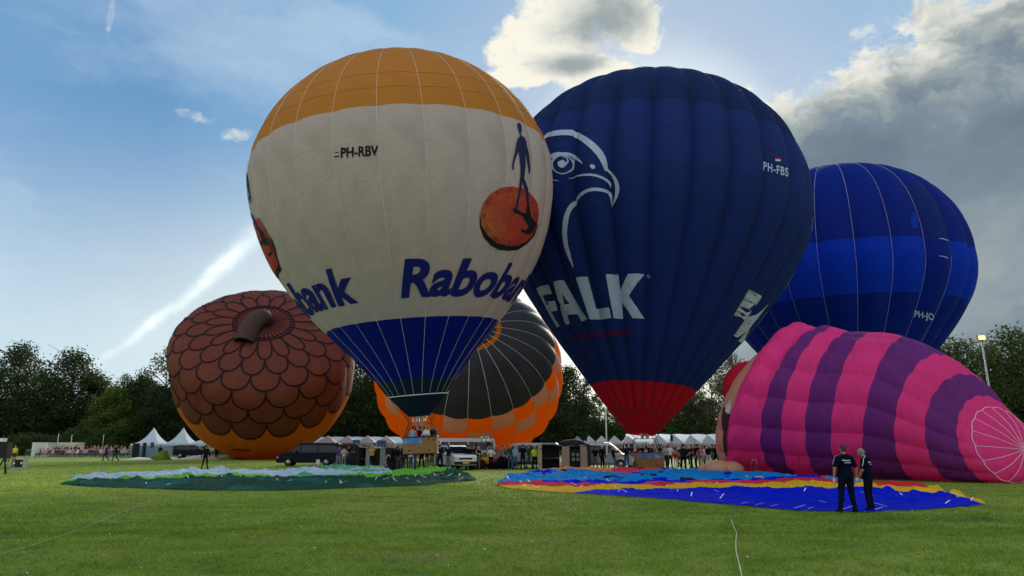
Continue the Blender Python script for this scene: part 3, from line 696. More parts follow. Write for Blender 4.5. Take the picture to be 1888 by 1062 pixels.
# lines lying on the grass
def rope(pxs, r, m, label, z=.05):
    pts = [ground(*p)+Vector((0, 0, z+random.uniform(-.02, .02))) for p in pxs]; pts = catmull(pts, 6)
    mb = MB(); mb.tube(pts, r, 6); tag(mb.build('rope', m, None, True), label, 'rope', 'lines lying on the grass')
rope([(-30, 1036), (40, 1018), (100, 996), (160, 975), (215, 952), (270, 933)], .006, mat('rope_white', (.34, .38, .28), .7), 'thin pale line running straight across the grass at the left')
rope([(1349, 962), (1352, 974), (1358, 985), (1357, 1005), (1358, 1025), (1363, 1045), (1368, 1070)], .008, mat('rope_cream', (.62, .60, .50), .7), 'short crooked white line on the grass left of the two men')
# ================================================================== trees
leafm = {}
def leaf_mat(k, col):
    if k not in leafm: leafm[k] = mat('leaf_'+k, col, .6, 0, .2, .35, .9, 0, 1, .42)
    return leafm[k]
bark = mat('bark', (.055, .045, .035), .9, var=.3, vscale=2, bump=.6, bscale=9, bvec=(1, 1, .3))
def tree_mesh(seed, h, rad, base, nblob, nleaf, ls, lm, sparse=.0, trunk_r=.32, squash=1.0):
    """origin at the foot; returns (trunk mesh, crown mesh)"""
    r = np.random.RandomState(seed); rr = random.Random(seed)
    mb = MB(); lean = (rr.uniform(-.4, .4), rr.uniform(-.4, .4)); th = h*.82
    tp = [Vector((lean[0]*t*t, lean[1]*t*t, th*t)) for t in (0, .15, .3, .5, .7, .85, 1)]
    mb.tube(tp, [trunk_r*1.25, trunk_r, trunk_r*.85, trunk_r*.66, trunk_r*.42, trunk_r*.25, .06], 7)
    B = []
    for k in range(nblob):
        t = (k+.5)/nblob; zc = base*h+(h*.95-base*h)*t; pr = sin(pi*min(1, (t*.86+.16)))**.7
        a = k*2.4+rr.uniform(-.5, .5); d = rad*pr*rr.uniform(.45, .85)*(1 if k < nblob-1 else .1)
        c = Vector((cos(a)*d+lean[0]*t, sin(a)*d+lean[1]*t, zc)); s = rad*rr.uniform(.30, .46)*(1.1-.45*t)
        B.append((c, s)); zs = zc-d*.55-.6; tt = min(.95, max(.2, zs/th)); q = Vector((lean[0]*tt*tt, lean[1]*tt*tt, th*tt))
        md = (q+c)/2+Vector((rr.uniform(-.3, .3), rr.uniform(-.3, .3), .25*s)); mb.tube(catmull([q, md, c+Vector((0, 0, s*.3))], 3), [trunk_r*.33]*2+[trunk_r*.26]*2+[trunk_r*.15]*2+[.03], 5)
        for _ in range(3):
            e = c+Vector((rr.gauss(0, 1), rr.gauss(0, 1), rr.gauss(.2, .8)))*s*.75; mb.tube([md, (md+e)/2+Vector((0, 0, .2)), e], [trunk_r*.16, trunk_r*.1, .02], 4)
    w = np.array([s**2 for _, s in B]); w /= w.sum(); ids = r.choice(nblob, nleaf, p=w)
    C = np.array([tuple(c) for c, _ in B])[ids]; Sx = np.array([s for _, s in B])[ids]
    d = r.randn(nleaf, 3); d /= np.linalg.norm(d, axis=1)[:, None]; rad_ = r.rand(nleaf)**(.42)*(1.12+.35*r.randn(nleaf)*.35)
    # twig clumps: leaves gather round a few thousand points
    nc = max(60, nleaf//14); cd = r.randn(nc, 3)*.13; cid = r.randint(0, nc, nleaf)
    ph = np.stack([np.sin(d[:, 0]*7+cid % 5), np.sin(d[:, 1]*6+2), np.cos(d[:, 2]*8)], 1)*.10
    P = C+(d*rad_[:, None]+cd[cid]+ph)*Sx[:, None]*np.array([1.12, 1.12, .8*squash])
    if sparse: keep = r.rand(nleaf) > sparse; P = P[keep]
    n = len(P); a = r.randn(n, 3); a /= np.linalg.norm(a, axis=1)[:, None]; b = np.cross(a, r.randn(n, 3)); b /= np.linalg.norm(b, axis=1)[:, None]
    s = ls*(.6+.8*r.rand(n))[:, None]; V = np.stack([P-a*s*.5, P+b*s*.32, P+a*s*.5, P-b*s*.32], 1).reshape(-1, 3)
    o1 = mb.build('trunk', bark, None, True); o2 = np_mesh('crown', V, 4, lm); m1, m2 = o1.data, o2.data
    bpy.data.objects.remove(o1); bpy.data.objects.remove(o2); return m1, m2
LD = leaf_mat('dark', (.034, .058, .017)); LM = leaf_mat('mid', (.050, .082, .022)); LL = leaf_mat('light', (.09, .14, .026)); LG = leaf_mat('grey', (.065, .085, .036))
TV = {'broad': tree_mesh(1, 18, 5.6, .22, 26, 10500, .36, LD), 'broad2': tree_mesh(2, 18, 6.4, .16, 30, 11500, .36, LM),
      'airy': tree_mesh(3, 20, 4.6, .30, 24, 5200, .34, LG, trunk_r=.28), 'dense': tree_mesh(4, 16, 5.6, .08, 30, 15000, .38, LD),
      'light': tree_mesh(5, 13, 4.2, .10, 24, 12000, .34, LL), 'slim': tree_mesh(6, 18, 2.9, .24, 20, 4600, .32, LG, trunk_r=.2), 'bush': tree_mesh(7, 5, 3.6, .05, 16, 6000, .30, LM, trunk_r=.12)}
TH = {'broad': 18, 'broad2': 18, 'airy': 20, 'dense': 16, 'light': 13, 'slim': 18, 'bush': 5}
LAB = {'broad': 'dark broad leafed tree', 'broad2': 'spreading green tree', 'airy': 'tall airy tree with open branches', 'dense': 'dense dark tree leafed to the ground', 'light': 'fresh yellow green tree', 'slim': 'slender tree with sky showing through', 'bush': 'low green bush'}
tn = 0
def tree(kind, px, ytop, Y, where, wide=1.):
    global tn
    Y += 15; p = at(px, Y); h = zat(ytop, Y); s = h/TH[kind]/.97
    e = empty('bush' if kind == 'bush' else kind_name(kind), p, random.random()*6.28); e.scale = (s*wide, s*wide, s)
    for nm, me in zip(('trunk', 'crown'), TV[kind]): link(bpy.data.objects.new(nm, me), e)
    tag(e, LAB[kind]+' '+where, 'bush' if kind == 'bush' else 'tree', 'bushes under the trees' if kind == 'bush' else 'trees behind the field'); tn += 1
def kind_name(k): return {'light': 'young_tree', 'slim': 'slender_tree'}.get(k, 'broadleaf_tree')
rnd = random.Random(5)
T = [('broad2', -70, 640, 128, 'outside the left edge'), ('broad', 18, 636, 126, 'at the far left edge'), ('broad2', 66, 684, 136, 'second from the left edge'), ('broad', 116, 648, 128, 'over the white sheds'),
     ('dense', 158, 690, 132, 'right of the tree over the sheds'), ('light', 197, 716, 124, 'among the dark ones at the left'), ('airy', 214, 688, 150, 'behind the yellow green tree'), ('dense', 246, 694, 130, 'behind the pointed tents'),
     ('airy', 294, 640, 134, 'rising just left of the acorn balloon'), ('dense', 285, 712, 126, 'below the tall airy tree'), ('dense', 335, 690, 130, 'behind the left side of the acorn balloon'), ('broad', 400, 668, 130, 'hidden behind the acorn balloon'),
     ('dense', 470, 690, 130, 'hidden behind the acorn balloon'), ('broad', 545, 676, 130, 'hidden behind the acorn balloon'), ('dense', 612, 668, 130, 'right behind the acorn balloon'), ('broad', 662, 640, 127, 'between the acorn and the beige balloon'),
     ('dense', 702, 668, 129, 'left of the orange chequered balloon'), ('dense', 770, 680, 130, 'hidden behind the orange balloon'), ('broad', 850, 690, 132, 'hidden behind the orange balloon'), ('dense', 935, 690, 130, 'hidden behind the orange balloon'),
     ('broad', 1010, 690, 130, 'right behind the orange balloon'), ('dense', 1046, 678, 127, 'just right of the orange balloon'), ('slim', 1082, 696, 134, 'left of the crimson skirt'), ('slim', 1106, 716, 138, 'behind the thin white pole'),
     ('slim', 1131, 726, 136, 'right of the thin white pole'), ('dense', 1160, 745, 140, 'behind the left of the crimson skirt'), ('dense', 1205, 730, 132, 'behind the crimson skirt'), ('broad', 1250, 716, 134, 'behind the crimson skirt'),
     ('slim', 1285, 690, 136, 'right of the crimson skirt'), ('airy', 1318, 668, 132, 'in the gap left of the pink balloon'), ('airy', 1362, 652, 136, 'in the bright gap over the pink balloon'), ('broad', 1410, 668, 130, 'behind the brim of the pink balloon'),
     ('dense', 1480, 680, 130, 'hidden behind the pink balloon'), ('broad', 1560, 680, 130, 'hidden behind the pink balloon'), ('broad', 1640, 690, 130, 'hidden behind the pink balloon'), ('broad', 1700, 690, 128, 'hidden behind the pink balloon'),
     ('broad', 1752, 640, 128, 'right below the blue balloon'), ('broad2', 1790, 627, 126, 'left of the floodlight mast'), ('airy', 1843, 634, 130, 'behind the floodlight mast'), ('broad2', 1896, 606, 124, 'at the right edge'), ('broad', 1960, 600, 126, 'outside the right edge'), ('broad2', 2060, 610, 126, 'outside the right edge')]
for t_ in T: tree(*t_[:5], wide=rnd.uniform(.95, 1.2))
def side(x): return 'left of the acorn balloon' if x < 310 else 'behind the acorn balloon' if x < 650 else 'behind the beige balloon' if x < 1040 else 'behind the crimson skirt' if x < 1340 else 'behind the pink balloon' if x < 1740 else 'at the right edge'
x = -160
while x < 2080:
    if not 1072 < x < 1150 and not 1270 < x < 1400:
        tree('dense', x, rnd.uniform(735, 760) if x < 250 else rnd.uniform(705, 740) if x < 1700 else rnd.uniform(670, 730), rnd.uniform(156, 168), 'in the second row '+side(x), 1.25) if (x < 1700 or rnd.random() < .5) else None
    elif x > 1270: tree('dense', x, rnd.uniform(735, 760), 160, 'in the second row '+side(x), 1.2)
    x += 42
x = -120
while x < 2000:
    if not 30 < x < 150: tree('bush', x, rnd.uniform(772, 792), rnd.uniform(132, 138), 'under the trees '+side(x), 1.5)
    x += 38
for px, yt, wh in ((30, 806, 'leftmost before the white pavilion'), (52, 800, 'before the left windows of the white pavilion'), (75, 804, 'before the gable of the white pavilion'), (150, 790, 'right of the cream shed')): tree('bush', px, yt, 114, wh, 1.3)
# ================================================================== buildings, sheds, tents
wpaint = mat('white_paint', (.62, .63, .62), .5); cream = mat('cream_panel', (.62, .60, .42), .6); dark = mat('dark_void', (.01, .01, .012), .8); bluer = mat('blue_roof', (.06, .10, .22), .5)
gal = mat('galvanised', (.42, .44, .45), .4, .7); blk = mat('black_cloth', (.012, .013, .018), .8); glass = mat('dark_glass', (.010, .012, .016), .12, 0, .35, var=.02)
def solid(name, m, parent, *boxes, smooth=False):
    mb = MB()
    for b in boxes: mb.box(*b)
    return mb.build(name, m, parent, smooth)
Yb = 150; a = at(22, Yb).x; b = at(140, Yb).x; e = empty('pavilion', ((a+b)/2, Yb, 0)); w = b-a
tag(e, 'low white pavilion with a small gable glimpsed under the trees', 'building')
solid('wall', mat('pale_wall', (.40, .42, .42), .7), e, ((0, 0, 1.6), (w, 5, 3.2)))
solid('roof', bluer, e, ((0, .4, 4.3), (w+.6, 5.2, 1.4))); solid('fascia', wpaint, e, ((0, -2.9, 3.4), (w+.8, .25, .4)))
mb = MB(); gx = at(84, Yb).x-e.location.x; mb.add([(gx-1.5, -3.4, 3.62), (gx+1.5, -3.4, 3.62), (gx, -3.4, 4.3), (gx-1.5, -2.4, 3.62), (gx+1.5, -2.4, 3.62), (gx, -2.4, 4.3)], [(0, 1, 2), (3, 5, 4), (0, 2, 5, 3), (1, 4, 5, 2), (0, 3, 4, 1)]); mb.build('gable', wpaint, e)
for k in range(9): solid('window', glass, e, ((-w/2+w*(k+.5)/9, -2.52, 1.7), (w/9*.6, .06, 1.5)))
for px in (30, 50, 71, 90, 102, 120): solid('post', wpaint, e, ((at(px, Yb).x-e.location.x, -3.1, 1.65), (.14, .14, 3.2)))
for px0, px1, y0, m, lb, Y in ((65, 94, 817, wpaint, 'white site shed with a double door at the edge of the field', 116), (110, 146, 817, cream, 'cream coloured site shed next to the white one', 119)):
    a, b, h = at(px0, Y).x, at(px1, Y).x, zat(y0, Y); e = empty('shed', ((a+b)/2, Y, 0)); tag(e, lb, 'shed'); w = b-a
    solid('body', m, e, ((0, 0, h/2), (w, 2.2, h))); solid('roof_edge', wpaint, e, ((0, 0, h+.05), (w+.1, 2.3, .1)))
    for s in (-1, 1): solid('door', mat('shed_door', (.50, .53, .55), .5), e, ((s*w*.16, -1.12, h*.47), (w*.28, .04, h*.82)))
for px, hh in ((103, 800), (128, 802)):
    p = at(px, 117); e = empty('goal_frame', p); tag(e, ('white goal frame leaning behind the sheds', 'narrow white goal frame right of the first one')[px > 110], 'goal', 'goal frames'); h = zat(hh, 117)
    mb = MB(); mb.tube([(0, 0, 0), (0, 0, h)], .045); mb.tube([(1.0, .6, 0), (1.0, .6, h*.6)], .03); mb.tube([(0, 0, h*.6), (1.0, .6, h*.6)], .03); mb.build('frame', wpaint, e, True)
cvs = mat('canvas_white', (.60, .72, .85), .6, 0, .2, .05, .6, .3, 2, .3); cvs2 = mat('canvas_grey', (.48, .50, .57), .6, 0, .2, .06, .6, .3, 2, .3)
def canopy(px, Y, wd, zev, zpk, label, m, name='gazebo', concave=.0, sides=(), grp='tents', cat='tent', dp=None, legs=True, apex=False):
    p = at(px, Y); e = empty(name, p); tag(e, label, cat, grp); dp = dp or wd; n = 8; V = []; Fc = []
    for j in range(n+1):
        t = j/n; r = 1-t; z = zev+(zpk-zev)*(t if not concave else (t**(1+concave*2))*.999)
        cor = [(-1, -1), (1, -1), (1, 1), (-1, 1)]
        for k in range(4):
            for q in range(3):
                u = q/3; a, b = cor[k], cor[(k+1) % 4]; cx_ = a[0]*(1-u)+b[0]*u; cy_ = a[1]*(1-u)+b[1]*u; V.append((cx_*wd/2*r, cy_*dp/2*r, z))
    for j in range(n):
        for k in range(12): Fc.append((j*12+k, j*12+(k+1) % 12, (j+1)*12+(k+1) % 12, (j+1)*12+k))
    mesh_obj('roof', V, Fc, m, e)
    mb = MB()
    for sx, sy, w_, d_ in ((0, -1, wd, .03), (0, 1, wd, .03), (-1, 0, .03, dp), (1, 0, .03, dp)): mb.box((sx*(wd/2+.02), sy*(dp/2+.02), zev-.14), (w_+.04, d_+.04 if d_ > 1 else d_, .3))
    mb.build('valance', m, e)
    if legs:
        for sx in (-1, 1):
            for sy in (-1, 1): solid('leg', gal, e, ((sx*(wd/2-.06), sy*(dp/2-.06), zev/2), (.06, .06, zev)))
    for sd_, m2 in sides:
        if sd_ == 'back': solid('wall', m2, e, ((0, dp/2-.05, zev/2-.1), (wd-.1, .02, zev-.25)))
        if sd_ == 'left': solid('wall', m2, e, ((-wd/2+.05, 0, zev/2-.1), (.02, dp-.1, zev-.25)))
        if sd_ == 'right': solid('wall', m2, e, ((wd/2-.05, 0, zev/2-.1), (.02, dp-.1, zev-.25)))
    return e
e = canopy(279, 112, 4.3, zat(818, 112), zat(788, 112), 'white pointed pagoda tent, left one of the two', cvs, 'pagoda_tent', .55, (('back', cvs), ('left', cvs)))
solid('poster', mat('poster_dark', (.03, .04, .07), .5), e, ((1.0, -2.2, 1.75), (.5, .03, .8))); solid('doorway', dark, e, ((-1.3, -2.18, 1.0), (1.0, .03, 2.0)), ((-.1, -2.18, 1.05), (.5, .03, 2.1)))
e = canopy(334, 112, 4.3, zat(818, 112), zat(788, 112), 'white pointed pagoda tent, right one of the two', cvs, 'pagoda_tent', .55)
canopy(373, 110, 3.3, zat(819, 110), zat(809, 110), 'small white gazebo half hidden by the acorn balloon', cvs)
def marquee(px0, px1, Y, zev, zr, label, m):
    a, b = at(px0, Y).x, at(px1, Y).x; e = empty('marquee', ((a+b)/2, Y, 0)); tag(e, label, 'marquee', 'long marquees'); w = b-a; d = 6
    mb = MB(); n = max(4, int(w/3))
    for i in range(n):
        x0, x1 = -w/2+w*i/n, -w/2+w*(i+1)/n
        q = [(x0, -d/2, zev), ((x0+x1)/2, -d/2, zev-.04), (x1, -d/2, zev), (x0, 0, zr), ((x0+x1)/2, 0, zr-.12), (x1, 0, zr), (x0, d/2, zev), ((x0+x1)/2, d/2, zev-.04), (x1, d/2, zev)]
        mb.add(q, [(0, 1, 4, 3), (1, 2, 5, 4), (3, 4, 7, 6), (4, 5, 8, 7)])
    mb.build('roof', m, e, True)
    solid('wall', m, e, ((0, d/2, zev/2), (w, .04, zev))); solid('valance', m, e, ((0, -d/2-.03, zev-.12), (w, .03, .3)))
    for i in range(n+1): solid('post', gal, e, ((-w/2+w*i/n, -d/2, zev/2-.1), (.08, .08, zev-.2)))
marquee(585, 760, 124, zat(816, 124), zat(805, 124), 'long white marquee behind the dark van', cvs)
marquee(985, 1160, 150, zat(816, 150), zat(802, 150), 'long white marquee right of the orange balloon', cvs)
marquee(1155, 1420, 128, zat(815, 128), zat(800, 128), 'long white marquee behind the crimson skirt', cvs)
for i, px in enumerate((603, 640, 676, 711)): canopy(px, 112, 3.0, zat(817, 112), zat(803, 112), 'grey pop up gazebo behind the dark van, %s from the left' % ('first', 'second', 'third', 'last')[i], cvs2, grp='grey gazebos on the left')
nm = 'first second third fourth fifth sixth seventh eighth'.split()
for i, (px, Y) in enumerate(((1006, 150), (1024, 147), (1044, 143), (1065, 138), (1087, 133), (1110, 128), (1134, 123), (1159, 118))):
    canopy(px, Y, (px > 1000)*(Y/FPX*(22+i*.6)), zat(817, Y), zat(803, Y), 'grey pop up gazebo, %s in the row right of the orange balloon' % nm[i], cvs2, grp='grey gazebos in the middle')
for i, px in enumerate((1215, 1244, 1275, 1306, 1338)): canopy(px, 115, 2.6, zat(818, 115), zat(801, 115), 'grey pop up gazebo, %s in the row by the wicker basket' % nm[i], cvs2, grp='grey gazebos on the right')
p = at(1096, 155); e = empty('dome_tent', p); tag(e, 'small rounded white tent roof above the grey gazebos', 'tent'); mb = MB(); mb.ell((0, 0, zat(806, 155)), (2.0, 2.0, zat(800, 155)-zat(806, 155)), 16, 10); mb.tube([(0, 0, 0), (0, 0, 3)], 1.5, 12); mb.build('roof', cvs, e, True)
for px0, px1, y0, lb in ((649, 662, 811, 'blue banner wall left of the man in yellow'), (694, 711, 812, 'blue banner wall right of the man in yellow')):
    Y = 100; a, b = at(px0, Y).x, at(px1, Y).x; tag(solid('banner_wall', mat('banner_blue', (.03, .14, .38), .5), None, (((a+b)/2, Y, zat(y0, Y)/2), (b-a, .12, zat(y0, Y)))), lb, 'banner')
def pole(px, y0, Y, r, label, m, name='pole', cat='pole', top=None, grp='thin poles above the tents'):
    p = at(px, Y); e = empty(name, p); tag(e, label, cat, grp); h = zat(y0, Y); mb = MB(); mb.tube([(0, 0, 0), (0, 0, h)], [r*1.2, r*.8], 8); mb.build('post', m, e, True)
    if top: solid('head', blk, e, ((0, 0, h-.3), (.3, .3, .8)))
pole(1119, 756, 132, .12, 'thin white mast left of the crimson skirt', wpaint)
pole(1081, 803, 100, .04, 'black speaker pole above the tipped brown basket', blk, 'speaker_pole', 'speaker pole', 1); pole(1240, 803, 100, .04, 'black speaker pole right of the wicker basket', blk, 'speaker_pole', 'speaker pole', 1)
pole(1282, 808, 100, .03, 'thin dark pole before the gazebos on the right', blk); pole(187, 801, 118, .04, 'thin grey pole rising behind the crowd barriers', gal)
# floodlight mast
Y = 92; p = at(1844, Y); e = empty('floodlight_mast', p); tag(e, 'floodlight mast with one warm lit lamp beside the pink balloon', 'floodlight'); h = zat(628, Y); e.rotation_euler = (0, radians(-1.2), 0)
mb = MB(); mb.tube([(0, 0, 0), (0, 0, h)], [.16, .09], 10); mb.build('mast', gal, e, True)
e2 = solid('lamp_housing', gal, e, ((-.05, 0, h+.35), (.95, .5, .62))); solid('lamp_glass', mat('lamp_glass', (.5, .35, .1), .4, emit=(1, .55, .12, 1.0)), e2, ((-.10, -.27, h+.35), (.78, .05, .46))); solid('visor', gal, e2, ((-.05, -.35, h+.70), (1.1, .3, .04)))
# ---------------------------------------------------------------- crowd barriers
def barrier_proto():
    e = empty('crowd_barrier'); mb = MB(); w = 2.3
    mb.tube([(-w/2, 0, .18), (-w/2, 0, 1.08), (w/2, 0, 1.08), (w/2, 0, .18), (-w/2, 0, .18)], .025, 5); mb.build('frame', gal, e)
    mb = MB()
    for k in range(1, 16): mb.tube([(-w/2+w*k/16, 0, .18), (-w/2+w*k/16, 0, 1.08)], .011, 4)
    mb.build('bars', gal, e); mb = MB()
    for s in (-1, 1): mb.tube([(s*w*.38, -.3, 0), (s*w*.38, 0, .2), (s*w*.38, .3, 0)], .02, 4)
    mb.build('foot', gal, e); return e
bp = barrier_proto(); kids = list(bp.children); xa, xb = at(46, 110).x, at(590, 110).x; k = 0; x = xa
while x < xb:
    if k == 0: b = bp
    else:
        b = bp.copy(); COL.objects.link(b)
        for c in kids: d = c.copy(); COL.objects.link(d); d.parent = b
    b.location = (x+1.2, 110+.05*sin(k), 0); b.rotation_euler = (0, 0, random.uniform(-.03, .03))
    tag(b, 'grey metal crowd barrier in the row before the seated spectators', 'barrier', 'crowd barriers along the field'); x += 2.42; k += 1
# ================================================================== details of the lying pink balloon
def pk_obj(mb, name, m, sm=True):
    mb.v = [tuple(Vector(q)-org) for q in mb.v]; return mb.build(name, m, proot, sm)
mb = MB(); mb.ell(at(1386, 49.6, zat(718, 49.6)), (1.95, 1.25, 1.9), 24, 16); pk_obj(mb, 'bobble', pcr)
p0 = ground(1318, 877); p0.y += .5; mb = MB()
mb.ell((at(1326, 44).x, 44.0, .44), (.85, .8, .50), 22, 14); mb.ell((at(1350, 43.7).x, 43.9, .42), (.75, .7, .46), 20, 12); mb.ell((at(1304, 44.6).x, 44.8, .33), (.45, .45, .36), 16, 10)
pk_obj(mb, 'cheek_fold', sk)
def on_pink(pts_px, name, m, off=.05, step=4):
    v2, f = grid_cut(*poly2d([[pts_px]]), step); V = []; ok = []
    for x, y in v2:
        h, n, i, dd = pink_bvh.ray_cast(Vector((0, 0, CAMH)), ray(x, y)); ok.append(h is not None)
        V.append((h+(n if n.dot(ray(x, y)) < 0 else -n)*off-org) if h else Vector())
    f = [q for q in f if all(ok[i] for i in q)]
    if f: mesh_obj(name, V, f, m, proot, smooth=True)
ss_ = np.linspace(0, 20, 161); V = [pink_pt(s, 2*pi*k/160) for s in ss_ for k in range(160)]
pink_bvh = BVHTree.FromPolygons(V, [(j*160+k, j*160+(k+1) % 160, (j+1)*160+(k+1) % 160, (j+1)*160+k) for j in range(160) for k in range(160)])
K = 366/100.
Zp = lambda L: zz(L, K, 1320, 600)
on_pink(Zp([(66, 545), (52, 560), (42, 620), (44, 670), (54, 720), (50, 780), (56, 840), (74, 888), (80, 880), (78, 820), (78, 740), (88, 640), (98, 600), (76, 590)]), 'face_print', pdk)
on_pink(Zp([(68, 545), (90, 515), (115, 490), (108, 530), (100, 600), (80, 596), (66, 580)]), 'face_pale_print', pwt)  # pale patch printed on the face
for y0 in (905, 955):
    pts = [(258+22*cos(a), y0+24+30*sin(a)) for a in np.linspace(0, 2*pi, 17)]; v, f = stroke2d(Zp(pts), [1.6]*17); v2, f2 = grid_cut(v, f, 4)
    V = []
    for x, y in v2:
        h, n, i, dd = pink_bvh.ray_cast(Vector((0, 0, CAMH)), ray(x, y)); V.append((h if h else Vector((20, 45, 1)))+(n if n and n.dot(ray(x, y)) < 0 else -(n or Vector()))*.06-org)
    mesh_obj('number_print', V, f2, pwt, proot)
# ================================================================== flat envelopes spread on the grass
def cloth(front, back, label, bandf, zmax, seed, nx=520, ny=130, cat='balloon fabric'):
    """front/back: picture polylines of the near and far hem on the ground"""
    fp = [ground(*p) for p in front]; bp_ = [ground(*p) for p in back]
    def samp(P, t):
        L = [0]; 
        for a, b in zip(P[:-1], P[1:]): L.append(L[-1]+(b-a).length)
        s = t*L[-1]; return Vector([np.interp(s, L, [p[i] for p in P]) for i in range(3)])
    c0 = sum((p for p in fp), Vector())/len(fp); e = empty('spread_envelope', c0); tag(e, label, cat)
    V = []; px = []
    for j in range(ny+1):
        v = j/ny
        for i in range(nx+1):
            u = i/nx; a = samp(fp, u); b = samp(bp_, u); wv = noise.noise(Vector((u*9, v*2, seed)))*.04
            p = a.lerp(b, min(1, max(0, v+wv*v*(1-v)*4))); q = Vector((p.x, p.y, seed))
            edge = min(1, v*7, (1-v)*7, u*16, (1-u)*16)
            r1 = math.exp(-(noise.noise(Vector((q.x*.32+q.y*.12, q.y*.5, seed)))*6)**2); r2 = math.exp(-(noise.noise(Vector((q.x*.9+3, q.y*.9+q.x*.3, seed+5)))*4.5)**2)
            r3 = noise.noise(Vector((q.x*5, q.y*6, seed+2))); big = noise.noise(Vector((q.x*.22, q.y*.18, seed+9)))
            z = .03+zmax*(.45+.75*v)*edge**.6*max(0, max(.06, .20+.34*big)+.34*r1+.20*r2+.07*r3+.16*math.exp(-(noise.noise(Vector((q.x*1.9+q.y*.8, q.y*1.5, seed+1)))*5)**2)+.07*math.exp(-(noise.noise(Vector((q.x*3.4, q.y*3.0+q.x, seed+3)))*4)**2))
            jit = .10*noise.noise(Vector((q.x*2, q.y*2, 7)))
            V.append(p+Vector((jit*.4, jit*(1 if 0 < j < ny else 4*noise.noise(Vector((q.x*1.5, 1, seed)))+1), z))-c0); px.append((u, v, p))
    groups = {}
    def pxof(p):
        d = p.y*cp_+(p.z-CAMH)*sp_; return 944+FPX*p.x/d, 531-FPX*(-p.y*sp_+(p.z-CAMH)*cp_)/d
    for j in range(ny):
        for i in range(nx):
            k = j*(nx+1)+i; p = px[k][2]; q = (Vector(V[k])+Vector(V[k+nx+2]))/2+c0; q.z = .30*zmax*min(1, px[k][1]*7, (1-px[k][1])*7); x, y = pxof(q); y += 1.0*noise.noise(Vector((p.x*.4, p.y*.4, seed)))
            nm = bandf(x, y, px[k][0], px[k][1], p); groups.setdefault(nm, []).append((k, k+1, k+nx+2, k+nx+1))
    for nm, fs in groups.items():
        used = sorted({i for f in fs for i in f}); mp = {o: n for n, o in enumerate(used)}
        ob_ = mesh_obj('fabric_band', [V[i] for i in used], [tuple(mp[i] for i in f) for f in fs], GF[nm], e, smooth=True); ob_['kind'] = 'stuff'
    # small white tie tabs
    return e, fp, bp_, samp, V, nx, ny, c0
def gf(n, c, t=.15): return mat('ground_'+n, c, .8, 0, .05, .18, 1.2, 5.0, 1.5, t, bvec=(.8, 1.6, 1))
GF = {'dgreen': gf('dark_green', (.010, .066, .045)), 'lime': gf('lime', (.12, .42, .04)), 'pale': gf('pale_blue', (.36, .50, .68)), 'mint': gf('mint', (.08, .36, .20)), 'white': gf('white', (.6, .62, .62)),
      'sky': gf('sky_blue', (.004, .22, .66)), 'royal': gf('royal', (.001, .014, .62)), 'red': gf('red', (.58, .03, .05)), 'yellow': gf('yellow', (.70, .42, .02)), 'orange': gf('orange', (.70, .22, .03)), 'blk': gf('black', (.01, .014, .03)), 'pinkred': gf('pink_red', (.62, .06, .12)),
      'bmint': gf('bmint', (.012, .10, .095))}
def gband(x, y, u, v, p):
    lim = np.interp(x, [110, 250, 450, 700, 790, 880], [887, 885, 880.5, 883, 876, 885]); n = noise.noise(Vector((p.x*.5, p.y*.35, 3)))
    if x > 722:
        return 'lime' if y < np.interp(x, [722, 740, 800, 830, 880], [884, 881, 877, 876, 872]) else 'dgreen'
    if y > lim: return 'dgreen' if n < .2 or y < lim+3 else 'bmint'
    if y > lim-2.2: return 'lime'
    if y < np.interp(x, [110, 450, 560, 600, 690, 720], [800, 800, 860, 873, 871, 868]) : return 'mint' if n > -.05 else 'lime'
    return 'pale' if not (n > .36 and x > 350) else 'mint'
GC = cloth([(110, 893.5), (160, 898), (250, 901), (380, 905.5), (560, 904.5), (640, 901), (780, 896), (878, 886)], [(112, 891), (165, 886.5), (270, 882), (450, 874.5), (560, 871), (610, 869.5), (650, 867), (700, 869), (730, 877), (790, 874), (820, 878), (878, 885)],
      'green and pale blue balloon cloth spread flat on the grass at the left', gband, .55, 11.3)
def cband(x, y, u, v, p):
    n = noise.noise(Vector((p.x*.8, p.y*.5, 13)))
    l_roy = np.interp(x, [1000, 1060, 1150, 1300, 1480, 1560, 1700, 1820], [915, 909, 902, 902.5, 904, 905.5, 908.5, 926])
    l_yel = np.interp(x, [915, 1000, 1150, 1300, 1500, 1620, 1700], [896, 895, 896, 896.5, 897, 901, 906])
    l_red = np.interp(x, [915, 1000, 1150, 1300, 1420, 1540, 1640], [892, 891.5, 893, 893, 890, 891, 900])
    l_blu = np.interp(x, [915, 1000, 1150, 1300, 1420, 1520, 1530], [891, 889.5, 890.5, 889.5, 886, 884, 896])
    if y > l_roy and x > 1005: return 'royal'
    if y > l_yel: return 'yellow'
    if y > l_red: return 'red' if n < .4 else 'pinkred'
    if y > l_blu: return 'royal' if 1000 < x < 1515 else 'red'
    t0 = np.interp(x, [1000, 1200, 1300], [873.8, 872.6, 871])
    if y < t0 and x < 1260: return 'orange' if x < 1100+60*n else 'pinkred'
    if n > .44: return 'blk' if x < 1300 else 'yellow'
    return 'sky' if n > -.42 else 'royal'
CC = cloth([(917, 895), (935, 901), (1000, 907), (1060, 910), (1200, 919), (1330, 930), (1470, 943), (1600, 945), (1700, 941), (1818, 932)], [(918, 893), (940, 884), (1000, 874), (1050, 870.5), (1150, 869.5), (1290, 872.5), (1400, 879), (1530, 886), (1640, 901), (1700, 905), (1818, 931)],
      'many coloured balloon cloth in blue, red and yellow spread on the grass', cband, .42, 4.1, 600, 170)
